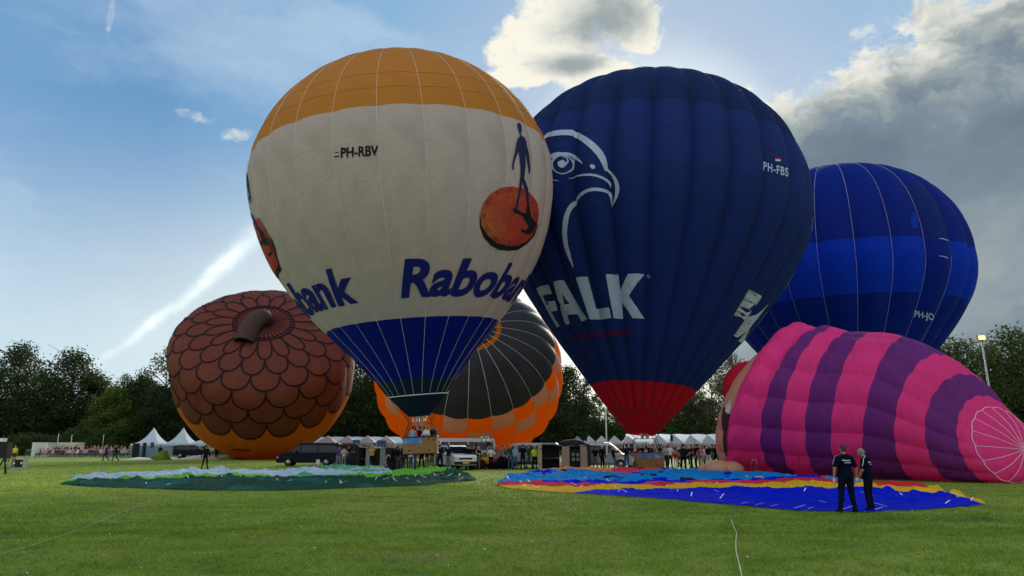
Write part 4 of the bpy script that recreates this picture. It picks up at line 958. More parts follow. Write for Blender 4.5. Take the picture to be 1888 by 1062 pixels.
def tabs(C, lst, tab=True):
    e, fp, bp_, samp, V, nx, ny, c0 = C; mb = MB()
    for u, v, a, L in lst:
        i = int(u*nx); j = min(ny, int(v*ny)); p = V[j*(nx+1)+i]+Vector((0, 0, .05)); d = Vector((cos(a), sin(a), .25))*L
        s = Vector((-sin(a), cos(a), 0))*.018; mb.quad(p-s, p+s, p+d+s, p+d-s)
    o = mb.build('tie_tabs', mat('tab_white', (.66, .68, .66), .6), e); o['kind'] = 'stuff'
r_ = random.Random(9)
tabs(GC, [(r_.uniform(.08, .96), r_.choice((.05, .12, .2, .3, .35)), r_.uniform(.6, 2.4), r_.uniform(.2, .55)) for _ in range(34)]+[(.25+.35*k/30+r_.uniform(-.01, .01), .0, r_.uniform(-.3, .3), r_.uniform(.2, .7)) for k in range(24)])
tabs(CC, [(r_.uniform(.1, .98), r_.choice((.03, .08, .16, .25, .33)), r_.uniform(.6, 2.6), r_.uniform(.18, .5)) for _ in range(30)]+[(.60+.22*k/30+r_.uniform(-.01, .01), .0, r_.uniform(-.25, .25), r_.uniform(.15, .5)) for k in range(0, 26, 4)])
# cloth lying before the tents on the left
def heap(px0, px1, y0, y1, zh, m, label, seed, name='fabric_heap'):
    a = ground(px0, y1); b = ground(px1, y1); c_ = ground((px0+px1)/2, y0); e0 = Vector(((a.x+b.x)/2, a.y, 0)); nx, ny = 60, 8; V = []; dpt = max(1.5, min(6, c_.y-a.y))
    for j in range(ny+1):
        for i in range(nx+1):
            u, v = i/nx, j/ny; x = (b.x-a.x)*(u-.5); y = dpt*v; ed = (4*u*(1-u))**.5*(4*v*(1-v))**.5; n = noise.noise(Vector((x*.5, y*.4, seed)))+.5*noise.noise(Vector((x*1.6, y, seed)))
            V.append((x, y, .02+zh*ed*max(.05, .45+.7*n)))
    o = mesh_obj(name, V, [(j*(nx+1)+i, j*(nx+1)+i+1, (j+1)*(nx+1)+i+1, (j+1)*(nx+1)+i) for j in range(ny) for i in range(nx)], m, None, smooth=True); o.location = e0; tag(o, label, 'balloon fabric', 'fabric lying before the tents')
heap(214, 300, 841, 848, .45, GF['white'], 'white balloon cloth laid out left of the green fabric cone', 1.2); heap(318, 400, 841, 847.5, .7, GF['white'], 'white balloon cloth right of the green fabric cone', 2.2)
heap(383, 432, 841, 847, .5, gf('dull_yellow', (.35, .33, .12)), 'dull yellow cloth under the acorn balloon', 3.2); heap(420, 478, 841, 847, .7, gf('wine', (.22, .015, .03)), 'wine red cloth under the acorn balloon', 4.2)
mb = MB(); p = ground(298, 848); mb.tube([p, p+Vector((.1, 0, .5)), p+Vector((.3, 0, 1.15))], [1.35, .85, .25], 12); tag(mb.build('fabric_cone', gf('olive_lime', (.13, .22, .025)), None, True), 'olive green cone of bunched balloon cloth by the pointed tent', 'balloon fabric')
# ================================================================== baskets
wick = mat('wicker', (.28, .155, .065), .75, var=.35, vscale=6, bump=1., bscale=24, bvec=(1, 1, 2.2)); wick2 = mat('wicker_pale', (.42, .33, .20), .75, var=.3, vscale=6, bump=1., bscale=24, bvec=(2.2, 1, 1))
leath = mat('leather', (.035, .022, .016), .5); steel = mat('steel', (.60, .60, .60), .25, 1.); pad = mat('pad_black', (.012, .012, .014), .7)
ban1 = mat('banner_sky', (.035, .18, .50), .45, var=.5, vscale=2.3, tint=(.45, .60, .75)); ban2 = mat('banner_mountain', (.08, .13, .30), .5, var=.5, vscale=3, tint=(.45, .42, .52))
def rounded(w, d, r, n=4):
    P = []
    for cx_, cy_, a0 in ((w/2-r, d/2-r, 0), (-w/2+r, d/2-r, pi/2), (-w/2+r, -d/2+r, pi), (w/2-r, -d/2+r, 1.5*pi)):
        for k in range(n+1): a = a0+pi/2*k/n; P.append((cx_+r*cos(a), cy_+r*sin(a)))
    return P
def wicker_shell(w, d, h, rows, m, e, name='wicker'):
    P = rounded(w, d, .16); n = len(P); V = []; F_ = []
    for j in range(rows*2+1):
        z = .05+(h-.05)*j/(rows*2); o = 1+(.012 if j % 2 else 0)+.02*(z/h)
        V += [(x*o, y*o, z) for x, y in P]
    for j in range(rows*2):
        for k in range(n): F_.append((j*n+k, j*n+(k+1) % n, (j+1)*n+(k+1) % n, (j+1)*n+k))
    F_.append(tuple(range(n))[::-1]); b = len(V); V += [(x*.93, y*.9, h) for x, y in P]+[(x*.93, y*.9, .12) for x, y in P]
    for k in range(n): F_.append((b+k, b+(k+1) % n, b+n+(k+1) % n, b+n+k))
    F_.append(tuple(range(b+n, b+2*n)))
    mesh_obj(name, V, F_, m, e)
    mb = MB(); pts = [(x*1.02, y*1.02, h) for x, y in P]; mb.tube(pts+[pts[0]], .05, 8, cap=False); mb.build('rim', leath, e, True)
    mb = MB(); pts = [(x*1.0, y*1.0, .05) for x, y in P]; mb.tube(pts+[pts[0]], .05, 6, cap=False); mb.build('base_edge', leath, e, True)
def burner(e, x, y, z, horizontal=False):
    mb = MB(); d = Vector((0, 0, 1)) if not horizontal else Vector((0, -1, 0)); p = Vector((x, y, z))
    mb.tube([p, p+d*.16], .13, 12); mb.tube([p+d*.16, p+d*.40], [.13, .15], 12, cap=False); b = mb.build('burner', steel, e, True)
    mb = MB()
    u = Vector((1, 0, 0)); v_ = d.cross(u)
    for k in range(5): q = p+d*(.2+.05*k); mb.tube([q+(u*cos(a)+v_*sin(a))*.11 for a in np.linspace(0, 2*pi, 13)], .012, 4, cap=False)
    mb.build('coil', steel, b, True)
def frame_rect(e, w, d, z, m=steel, name='burner_frame'):
    mb = MB(); P = [(-w/2, -d/2, z), (w/2, -d/2, z), (w/2, d/2, z), (-w/2, d/2, z), (-w/2, -d/2, z)]; mb.tube(P, .028, 6); mb.tube([(0, -d/2, z), (0, d/2, z)], .025, 6); mb.tube([(-w/2, 0, z), (w/2, 0, z)], .025, 6)
    for s in (-1, 1): mb.tube(catmull([(s*w*.32, -d*.3, z), (s*w*.34, -d*.3, z+.32), (s*w*.2, -d*.3, z+.36), (s*w*.15, -d*.3, z)], 4), .016, 5)
    mb.build(name, m, e, True)
def basket(loc, w, d, h, label, banner=None, tilt=0., fz=2.05, nb=2, rz=0.):
    e = empty('balloon_basket', loc); e.rotation_euler = (0, tilt, rz); tag(e, label, 'balloon basket')
    wicker_shell(w, d, h, 11, wick, e)
    for k, (sx, sz) in enumerate(((.28, .82), (.28, .25), (-.3, .25), (.42, .82))): solid('foothold', dark, e, ((sx*w, -d/2-.025, sz*h), (.12, .05, .07)))
    if banner: x0, x1, m = banner; o = solid('banner', m, e, (((x0+x1)/2*w, -d/2-.045, h*.80), ((x1-x0)*w, .015, h*.32)))
    fw = w*.62
    for sx in (-1, 1):
        for sy in (-1, 1):
            mb = MB(); mb.tube([(sx*w*.46, sy*d*.42, h), (sx*fw/2, sy*.45, fz)], .035, 6); mb.build('upright', pad, e, True)
    frame_rect(e, fw, .9, fz)
    for k in range(nb): burner(e, (k-(nb-1)/2)*.38, 0, fz+.03)
    return e
# burner ropes join the floating and standing balloons
bx = at(774, 50.0); zb = zat(838, 50)
BK1 = basket((bx.x+.05, 50.0, zb), 2.2, 1.45, zat(806, 50)-zb, 'wicker basket with a sky blue banner hanging just above the grass', (-.5, .07, ban1), radians(-2.5), zat(778, 50)-zb)
bx2 = at(1191, 58.6)
BK2 = basket((bx2.x, 58.6, 0), 2.62, 1.5, 1.22, 'wicker basket with a mountain banner standing under the crimson skirt', (-.32, .45, ban2), 0, zat(809, 58.6))
def wires(B_, e, r0, name='basket_cable'):
    for k in range(12):
        a = k*2*pi/12; p = B_.M @ B_.P(a, .003); q = e.matrix_basis @ Vector(((1 if cos(a+B_.phic) > 0 else -1)*.75, (1 if sin(a+B_.phic) > 0 else -1)*.45, r0))
        tgt = min([e.matrix_basis @ Vector((sx*.7, sy*.45, r0)) for sx in (-1, 1) for sy in (-1, 1)], key=lambda t: (Vector((t.x, t.y))-Vector((p.x, p.y))).length)
        mb = MB(); mb.tube([B_.Mi @ p, B_.Mi @ tgt], .012, 4); mb.build(name, pad, B_.root)
bpy.context.view_layer.update()
wires(A, BK1, zat(778, 50)-zb); wires(B, BK2, zat(809, 58.6))
# third basket standing behind the group, four burners on a frame
p = at(892, 59); BK3 = basket((p.x, 59, 0), 1.7, 1.3, 1.15, 'wicker basket with twin burners on a tall frame before the orange balloon', None, 0, zat(815, 59), 2)
def tipped(px0, px1, Y, ztop, label, wm, panelm, fr0, fr1, nb=4, hood=True):
    a, b = at(px0, Y).x, at(px1, Y).x; w = b-a; e = empty('balloon_basket', (a, Y, 0)); tag(e, label, 'balloon basket', 'baskets tipped on their side'); d = 1.5; H = ztop
    solid('wicker_base', wm, e, ((.12, d/2, H/2), (.24, d, H))); 
    for z in (.22, .8): solid('foothold', dark, e, ((.12, -.012, H*z), (.07, .03, .13)))
    mb = MB(); x0 = .24; x1 = w*fr0-.05
    mb.box(((x0+x1)/2, d/2, .05), (x1-x0, d, .10)); mb.box(((x0+x1)/2, d/2, H-.05), (x1-x0, d, .10)); mb.box(((x0+x1)/2, d-.04, H/2), (x1-x0, .08, H-.2)); mb.box((x0+.03, d/2, H/2), (.06, d-.1, H-.2)); mb.build('shell', pad, e)
    solid('divider', leath, e, (((x0+x1)/2, d/2, H*.45), (x1-x0-.1, d-.2, .06)))
    fx0, fx1 = w*fr0, w*fr1; mb = MB()
    for y in (-.05, 1.0): mb.tube([(fx0, y, .06), (fx0, y, H*.93), (fx1, y, H*.93), (fx1, y, .06), (fx0, y, .06)], .03, 6)
    for z in (.06, H*.93): mb.tube([(fx0, -.05, z), (fx0, 1., z)], .03, 6); mb.tube([(fx1, -.05, z), (fx1, 1., z)], .03, 6)
    mb.tube([(x1-.5, -.02, H*1.0), (fx0, -.05, H*.93)], .03, 6); mb.tube([(x1, .6, H*.98), (fx1, -.05, H*.93)], .03, 6); mb.build('burner_frame', steel, e, True)
    fw = fx1-fx0; solid('frame_panel', panelm, e, ((fx0+fw*.16, -.02, H*.49), (fw*.30, .03, H*.84))); solid('frame_panel', panelm, e, ((fx1-fw*.14, -.02, H*.49), (fw*.26, .03, H*.84))); solid('backing', pad, e, (((fx0+fx1)/2, .5, H*.5), (fw*.9, .04, H*.84)))
    for k in range(nb): burner(e, (fx0+fx1)/2+(.16 if k % 2 else -.16)+.05, .12, H*(.42 if k < 2 else .60), True)
    x3 = fx1+.04
    if w-x3 > .15: solid('far_wall', pad, e, (((x3+w)/2, .5, H*.47), (w-x3, 1.0, H*.94)))
    if hood: mb = MB(); mb.ell((fx0+fw*.45, .5, H*1.0), (fw*.55, .5, .34), 14, 8); mb.ell((fx0+fw*.9, .5, H*.93), (fw*.3, .5, .2), 12, 7); mb.build('folded_cover', blk, e, True)
    return e
tipped(993, 1090, 55, 1.85, 'pale wicker basket lying on its side with four burners facing the field', wick2, mat('panel_mauve', (.27, .19, .185), .6), .44, .93)
e = tipped(655, 738, 57, zat(823, 57), 'black covered basket lying on its side with grey frame panels', blk, mat('panel_grey', (.24, .27, .30), .6), .22, .66, nb=0, hood=False)
H = zat(823, 57); mb = MB(); c0 = at(716, 57).x-e.location.x; mb.tube([(c0, -.12, .95-.0+.42*sin(t))if False else (c0+.20*cos(t), -.15, .62+.42*sin(t)) for t in np.linspace(0, 2*pi, 25)], .035, 6, cap=False); mb.build('white_hoop', wpaint, e, True)
mb = MB(); mb.ell((-.5, .5, .55), (.9, .6, .75), 14, 9); mb.ell((-1.0, .5, .25), (.8, .5, .3), 14, 8); mb.build('folded_cover', blk, e, True)
# burner unit on the ground at right of Van, small table, colourful bag
def heap_obj(px, Y, r, cols, label, name='fabric_bag'):
    p = at(px, Y); e = empty(name, p); tag(e, label, 'fabric bag')
    for k, (dx, dz, s, c) in enumerate(cols):
        mb = MB(); mb.ell((dx, .1*k, dz), (s, s*.6, s*.62), 14, 9)
        mb.v = [tuple(Vector(q)*(1+.16*noise.noise(Vector(q)*4+Vector((k, 0, 0))))) for q in mb.v]; mb.build('cloth_fold', c, e, True)
heap_obj(893, 57.5, 1, [(-.4, .4, .6, gf('maroon', (.10, .01, .02))), (.1, .6, .42, GF['yellow']), (.55, .66, .4, GF['pinkred']), (.7, .3, .6, GF['blk']), (.35, .2, .35, GF['yellow']), (1.3, .45, .7, GF['blk']), (1.8, .4, .6, GF['blk'])], 'heap of maroon, yellow and black cloth before the orange balloon')
# ================================================================== vehicles
tyre = mat('tyre', (.012, .012, .012), .8); rimm = mat('wheel_rim', (.30, .31, .33), .35, .8); lampm = mat('headlamp', (.55, .58, .6), .1, 0, .8); redl = mat('tail_lamp', (.35, .01, .01), .2); trim = mat('plastic_trim', (.018, .018, .02), .6); yplate = mat('yellow_plate', (.75, .45, .02), .5)
def vehicle(name, loc, rz, label, body, L, W, outline, belt, windows, shield, wheels, wr=.34, grille=True, plate=yplate, low=None, lowm=None, cat='van'):
    """outline: side view (x forward, z up), clockwise from front bottom"""
    e = empty(name, loc, rz); tag(e, label, cat, 'vehicles parked behind the balloons')
    H = max(z for _, z in outline)
    def yw(z, x=0): return W/2*(1-.17*max(0, (z-belt)/(H-belt))**1.1)*(1-.05*max(0, abs(x)/(L/2)-.75)*4)
    O = []
    for (x0, z0), (x1, z1) in zip(outline, outline[1:]+outline[:1]):
        n = max(1, int(sqrt((x1-x0)**2+(z1-z0)**2)/.35))
        for k in range(n): O.append((x0+(x1-x0)*k/n, z0+(z1-z0)*k/n))
    bottom = []
    pts = []
    for x, z in O: pts.append((x, z))
    zb = min(z for _, z in pts)
    # wheel arches cut into the bottom edge
    res = []
    for x, z in pts:
        if z <= zb+.02 and any(abs(x-wx) < wr+.1 for wx in wheels): continue
        res.append((x, z))
    fin = []
    for i, (x, z) in enumerate(res):
        fin.append((x, z)); x2, z2 = res[(i+1) % len(res)]
        if z <= zb+.02 and z2 <= zb+.02:
            for wx in wheels:
                if min(x, x2) < wx < max(x, x2) and abs(x-x2) > .5:
                    s = 1 if x2 > x else -1; R_w = wr+.09
                    for k in range(11): a = pi*k/10; fin.append((wx-s*R_w*cos(a), max(zb, wr-.02+R_w*sin(a)*1.0)))
    cx_, cz_ = sum(p[0] for p in fin)/len(fin), sum(p[1] for p in fin)/len(fin)
    n = len(fin); V = []; F_ = []
    for s in (-1, 1):
        V += [(x, s*(yw(z, x)-.07), z) for x, z in fin]
        V += [(x+(cx_-x)*.022, s*yw(z, x), z+(cz_-z)*.045) for x, z in fin]
    for s, b in ((-1, 0), (1, 2*n)):
        for k in range(n):
            q = (b+k, b+(k+1) % n, b+n+(k+1) % n, b+n+k); F_.append(q if s > 0 else q[::-1])
    for k in range(n): F_.append((k, (k+1) % n, 2*n+(k+1) % n, 2*n+k)[::-1])
    v2 = [(x+(cx_-x)*.022, z+(cz_-z)*.045) for x, z in fin]; tv, tf = poly2d([[v2]]); tv, tf = grid_cut(tv, tf, (1.2, .18))
    for s in (-1, 1):
        b = len(V); V += [(x, s*yw(z, x), z) for x, z in tv]; F_ += [tuple(b+i for i in (f if s < 0 else f[::-1])) for f in tf]
    mesh_obj('body', V, F_, body, e)
    if lowm: 
        for s in (-1, 1): solid('sill', lowm, e, ((0, s*(W/2+.005), zb+.12), (L*.52, .03, .2)))
    for w_ in windows:
        tv, tf = grid_cut(*poly2d([[w_]]), (1.5, .16))
        for s in (-1, 1): mesh_obj('window', [(x, s*(yw(z, x)+.008), z) for x, z in tv], [f if s < 0 else f[::-1] for f in tf], glass, e)
    (x0, z0), (x1, z1) = shield; nx_, nz_ = (z1-z0), -(x1-x0); l = sqrt(nx_**2+nz_**2); ox, oz = abs(nx_/l)*.015, abs(nz_/l)*.015
    mesh_obj('windscreen', [(x0+ox, -yw(z0)+.12, z0+oz), (x0+ox, yw(z0)-.12, z0+oz), (x1+ox, yw(z1)-.12, z1+oz), (x1+ox, -yw(z1)+.12, z1+oz)], [(0, 1, 2, 3)], glass, e)
    for wx in wheels:
        for s in (-1, 1):
            mb = MB(); mb.tube([(wx, s*(W/2-.24), wr), (wx, s*(W/2-.03), wr)], wr, 20); mb.build('wheel', tyre, e, True)
            mb = MB(); mb.tube([(wx, s*(W/2-.05), wr), (wx, s*(W/2-.015), wr)], [wr*.62, wr*.55], 16); mb.build('rim', rimm, e, True)
    fx = L/2
    zl = [z for x, z in fin if x > fx-.12]; zf = max(zl) if zl else .9
    for s in (-1, 1):
        mb = MB(); mb.ell((fx-.10, s*(W/2-.24), zf-.12), (.14, .22, .11), 12, 7); mb.build('headlight', lampm, e, True)
        mb = MB(); mb.box((fx*.36, s*(W/2+.12), belt+.1), (.14, .2, .2)); mb.build('mirror', body if s > 0 else body, e)
        solid('tail_light', redl, e, ((-L/2+.01, s*(W/2-.12), belt), (.05, .12, .5)))
        solid('door_handle', trim, e, ((.25, s*(yw(belt-.1)+.015), belt-.12), (.16, .03, .04)))
    if grille: solid('grille', trim, e, ((fx+.005, 0, zf-.14), (.04, W*.55, .13)))
    solid('bumper', trim, e, ((fx+.01, 0, zb+.16), (.14, W*.94, .22))); solid('number_plate', plate, e, ((fx+.09, 0, zb+.17), (.015, .5, .11)))
    return e
dblue = mat('paint_dark_blue', (.004, .007, .018), .4, 0, .12, coat=.0, var=.05); white_p = mat('paint_white', (.56, .60, .63), .25, 0, .6, coat=.15, var=.05); silver = mat('paint_silver', (.30, .33, .37), .3, .5, .6, coat=.15, var=.05); greyb = mat('paint_grey_blue', (.13, .16, .20), .3, .3, .6, coat=.15)
VAN = [(2.62, .28), (2.66, .55), (2.62, .86), (2.42, 1.02), (1.72, 1.16), (1.02, 1.80), (.82, 1.92), (.4, 1.97), (-2.4, 1.95), (-2.56, 1.86), (-2.64, 1.2), (-2.64, .28)]
VW = [[(1.50, 1.20), (1.0, 1.70), (.86, 1.76), (.70, 1.76), (.70, 1.16)], [(.60, 1.16), (.60, 1.76), (-.75, 1.76), (-.75, 1.16)], [(-.85, 1.16), (-.85, 1.76), (-2.35, 1.74), (-2.42, 1.16)]]
vehicle('parked_van', at(571, 66), radians(184), 'dark blue van parked under the acorn balloon', dblue, 5.3, 1.92, VAN, 1.12, VW, ((1.70, 1.18), (1.04, 1.78)), (1.65, -1.55))
SUV = [(2.35, .35), (2.4, .6), (2.34, .95), (2.1, 1.06), (1.2, 1.14), (.55, 1.66), (.3, 1.76), (-1.9, 1.74), (-2.2, 1.5), (-2.32, 1.1), (-2.32, .35)]
SW = [[(1.0, 1.18), (.5, 1.58), (.3, 1.64), (.1, 1.64), (.1, 1.14)], [(0, 1.14), (0, 1.64), (-.95, 1.64), (-.95, 1.14)], [(-1.05, 1.14), (-1.05, 1.62), (-1.85, 1.6), (-2.0, 1.2)]]
vehicle('parked_car', at(838, 57), radians(-66), 'white estate car with a yellow number plate facing the field', white_p, 4.7, 1.85, SUV, 1.12, SW, ((1.18, 1.16), (.57, 1.64)), (1.5, -1.4), cat='car')
BUS = [(2.7, .3), (2.75, .7), (2.7, 1.1), (2.5, 1.25), (2.2, 2.1), (2.0, 2.35), (-2.6, 2.35), (-2.75, 2.2), (-2.78, .3)]
BW = [[(2.35, 1.35), (2.12, 2.05), (1.5, 2.05), (1.5, 1.35)], [(1.4, 1.35), (1.4, 2.05), (-.2, 2.05), (-.2, 1.35)], [(-.3, 1.35), (-.3, 2.05), (-2.5, 2.05), (-2.55, 1.35)]]
vehicle('parked_van', at(852, 66), radians(-160), 'tall white van standing behind the white estate car', white_p, 5.5, 2.0, BUS, 1.3, BW, ((2.48, 1.3), (2.2, 2.08)), (1.8, -1.7))
vehicle('parked_van', at(970, 60.5), radians(172), 'silver van with dark windows behind the man in the yellow vest', silver, 5.0, 1.9, VAN, 1.12, VW, ((1.70, 1.18), (1.04, 1.78)), (1.65, -1.55), lowm=trim)
vehicle('parked_van', at(1106, 58.5), radians(-12), 'silver and grey van facing right behind the tipped pale basket', silver, 5.3, 1.92, VAN, 1.12, VW, ((1.70, 1.18), (1.04, 1.78)), (1.65, -1.55), lowm=greyb)
vehicle('parked_car', at(355, 104), radians(8), 'dark car standing in front of the pointed tents', dblue, 4.7, 1.85, SUV, 1.12, SW, ((1.18, 1.16), (.57, 1.64)), (1.5, -1.4), cat='car')
vehicle('parked_van', at(640, 76), radians(10), 'dark van seen behind the man in the purple vest', mat('paint_black', (.012, .012, .015), .3, 0, .6, coat=.15), 5.3, 1.92, VAN, 1.12, VW, ((1.70, 1.18), (1.04, 1.78)), (1.65, -1.55))
# small field things
p = ground(586, 861); e = empty('field_sign', p); tag(e, 'small white sign on a stake in the grass before the dark van', 'sign'); solid('stake', wpaint, e, ((0, 0, .2), (.05, .05, .4))); solid('board', wpaint, e, ((0, -.03, .42), (.30, .03, .36)))
p = ground(34, 865); e = empty('flight_case', p); tag(e, 'small open metal frame case on the grass at the left edge', 'case')
solid('frame', gal, e, ((0, 0, .04), (.95, .5, .05)), ((0, 0, .82), (.95, .5, .05)), ((-.46, 0, .43), (.05, .5, .8)), ((.46, 0, .43), (.05, .5, .8))); solid('equipment', pad, e, ((0, .05, .42), (.55, .4, .55))); solid('dial', wpaint, e, ((-.28, -.18, .45), (.14, .04, .14)), ((.28, -.18, .45), (.14, .04, .14)))
p = ground(5, 874); e = empty('camera_tripod', p); tag(e, 'black covered equipment on a tripod at the far left edge', 'tripod')
solid('case', blk, e, ((-.15, 0, 1.45), (.75, .5, 1.0))); solid('top', wpaint, e, ((-.3, 0, 2.1), (.35, .3, .22)))
for s in (-1, 0, 1): mb = MB(); mb.tube([(0, 0, 1.0), (.35*s, -.3*abs(s)+.3*(s == 0), 0)], .05, 6); mb.build('leg', blk, e, True)
# ================================================================== people
SKIN, SHIRT, PANTS, SHOE, HAIR = range(5)
def clothm(n, c): return mat('cloth_'+n, c, .9, 0, .04, .2, 6, .3, 30)
PM = {'skin': mat('skin', (.42, .24, .17), .55, var=.08), 'skin2': mat('skin_tan', (.32, .17, .11), .55, var=.08)}
CL = {'navy': (.008, .012, .032), 'black': (.008, .008, .010), 'jeans': (.045, .085, .17), 'djeans': (.018, .030, .060), 'white': (.60, .60, .60), 'grey': (.16, .17, .18), 'lgrey': (.36, .37, .38), 'red': (.42, .02, .03), 'mustard': (.48, .27, .06),
      'purple': (.11, .04, .22), 'hivis': (.42, .75, .03), 'green': (.03, .06, .035), 'lblue': (.22, .35, .52), 'blue': (.03, .08, .30), 'maroon': (.12, .02, .03), 'beige': (.42, .35, .26), 'khaki': (.16, .14, .09), 'pink': (.5, .18, .24), 'yellow': (.6, .5, .06),
      'hbrown': (.045, .025, .014), 'hblond': (.34, .24, .12), 'hgrey': (.42, .41, .40), 'hblack': (.012, .010, .009), 'bald': (.40, .25, .18), 'hshort': (.10, .07, .05)}
CM = {k: clothm(k, v) for k, v in CL.items()}
def limbs(pose):
    """joints for a figure 1.78 m tall looking along +y"""
    J = dict(eL=(-.27, -.02, 1.16), wL=(-.28, .06, .90), eR=(.27, -.02, 1.16), wR=(.28, .06, .90), kL=(-.11, .03, .50), aL=(-.13, -.01, .09), kR=(.11, .03, .50), aR=(.13, -.01, .09), lean=0., head=0., hyaw=0., drop=0.)
    J.update({'stand': {}, 'wide': dict(kL=(-.15, .02, .5), aL=(-.22, 0, .09), kR=(.14, .03, .5), aR=(.20, .02, .09), eL=(-.30, -.03, 1.17), wL=(-.31, .02, .91), eR=(.30, -.03, 1.17), wR=(.30, .03, .91)),
      'hips': dict(eL=(-.42, -.10, 1.20), wL=(-.22, .02, 1.02), eR=(.42, -.10, 1.20), wR=(.22, .02, 1.02), kL=(-.13, .02, .5), aL=(-.17, 0, .09), kR=(.13, .02, .5), aR=(.17, 0, .09)),
      'cross': dict(eL=(-.27, .06, 1.18), wL=(.06, .20, 1.22), eR=(.27, .06, 1.16), wR=(-.06, .22, 1.20)),
      'photo': dict(eL=(-.25, .17, 1.28), wL=(-.07, .27, 1.52), eR=(.25, .17, 1.28), wR=(.07, .27, 1.52)),
      'up': dict(eL=(-.24, .10, 1.20), wL=(-.10, .25, 1.30), eR=(.30, .14, 1.55), wR=(.27, .20, 1.84)),
      'upboth': dict(eL=(-.26, .16, 1.52), wL=(-.22, .22, 1.80), eR=(.26, .16, 1.52), wR=(.20, .22, 1.80), head=-.25),
      'walk': dict(kL=(-.10, .20, .52), aL=(-.10, .22, .10), kR=(.10, -.02, .50), aR=(.10, -.32, .13), eL=(-.26, -.14, 1.18), wL=(-.26, -.10, .94), eR=(.26, .08, 1.17), wR=(.26, .25, .98)),
      'pull': dict(lean=-.28, kL=(-.12, .24, .50), aL=(-.14, .34, .09), kR=(.12, .02, .46), aR=(.14, -.12, .09), eL=(-.24, .20, 1.25), wL=(-.12, .45, 1.28), eR=(.24, .20, 1.25), wR=(.12, .45, 1.22)),
      'push': dict(lean=.25, kL=(-.12, .16, .50), aL=(-.12, .05, .09), kR=(.12, -.10, .50), aR=(.13, -.34, .10), eL=(-.25, .26, 1.22), wL=(-.20, .50, 1.18), eR=(.25, .26, 1.22), wR=(.20, .50, 1.14)),
      'down': dict(head=.55, lean=.06, eL=(-.26, .03, 1.17), wL=(-.23, .18, .95), eR=(.27, .0, 1.16), wR=(.27, .10, .91)),
      'bag': dict(eR=(.26, .08, 1.18), wR=(.16, .26, 1.05)),
      'sit': dict(drop=-.45, kL=(-.13, .46, .50), aL=(-.14, .44, .09), kR=(.13, .46, .50), aR=(.15, .50, .09), eL=(-.25, .08, 1.18), wL=(-.14, .30, 1.02), eR=(.25, .08, 1.18), wR=(.14, .30, 1.02))}.get(pose, {}))
    return J
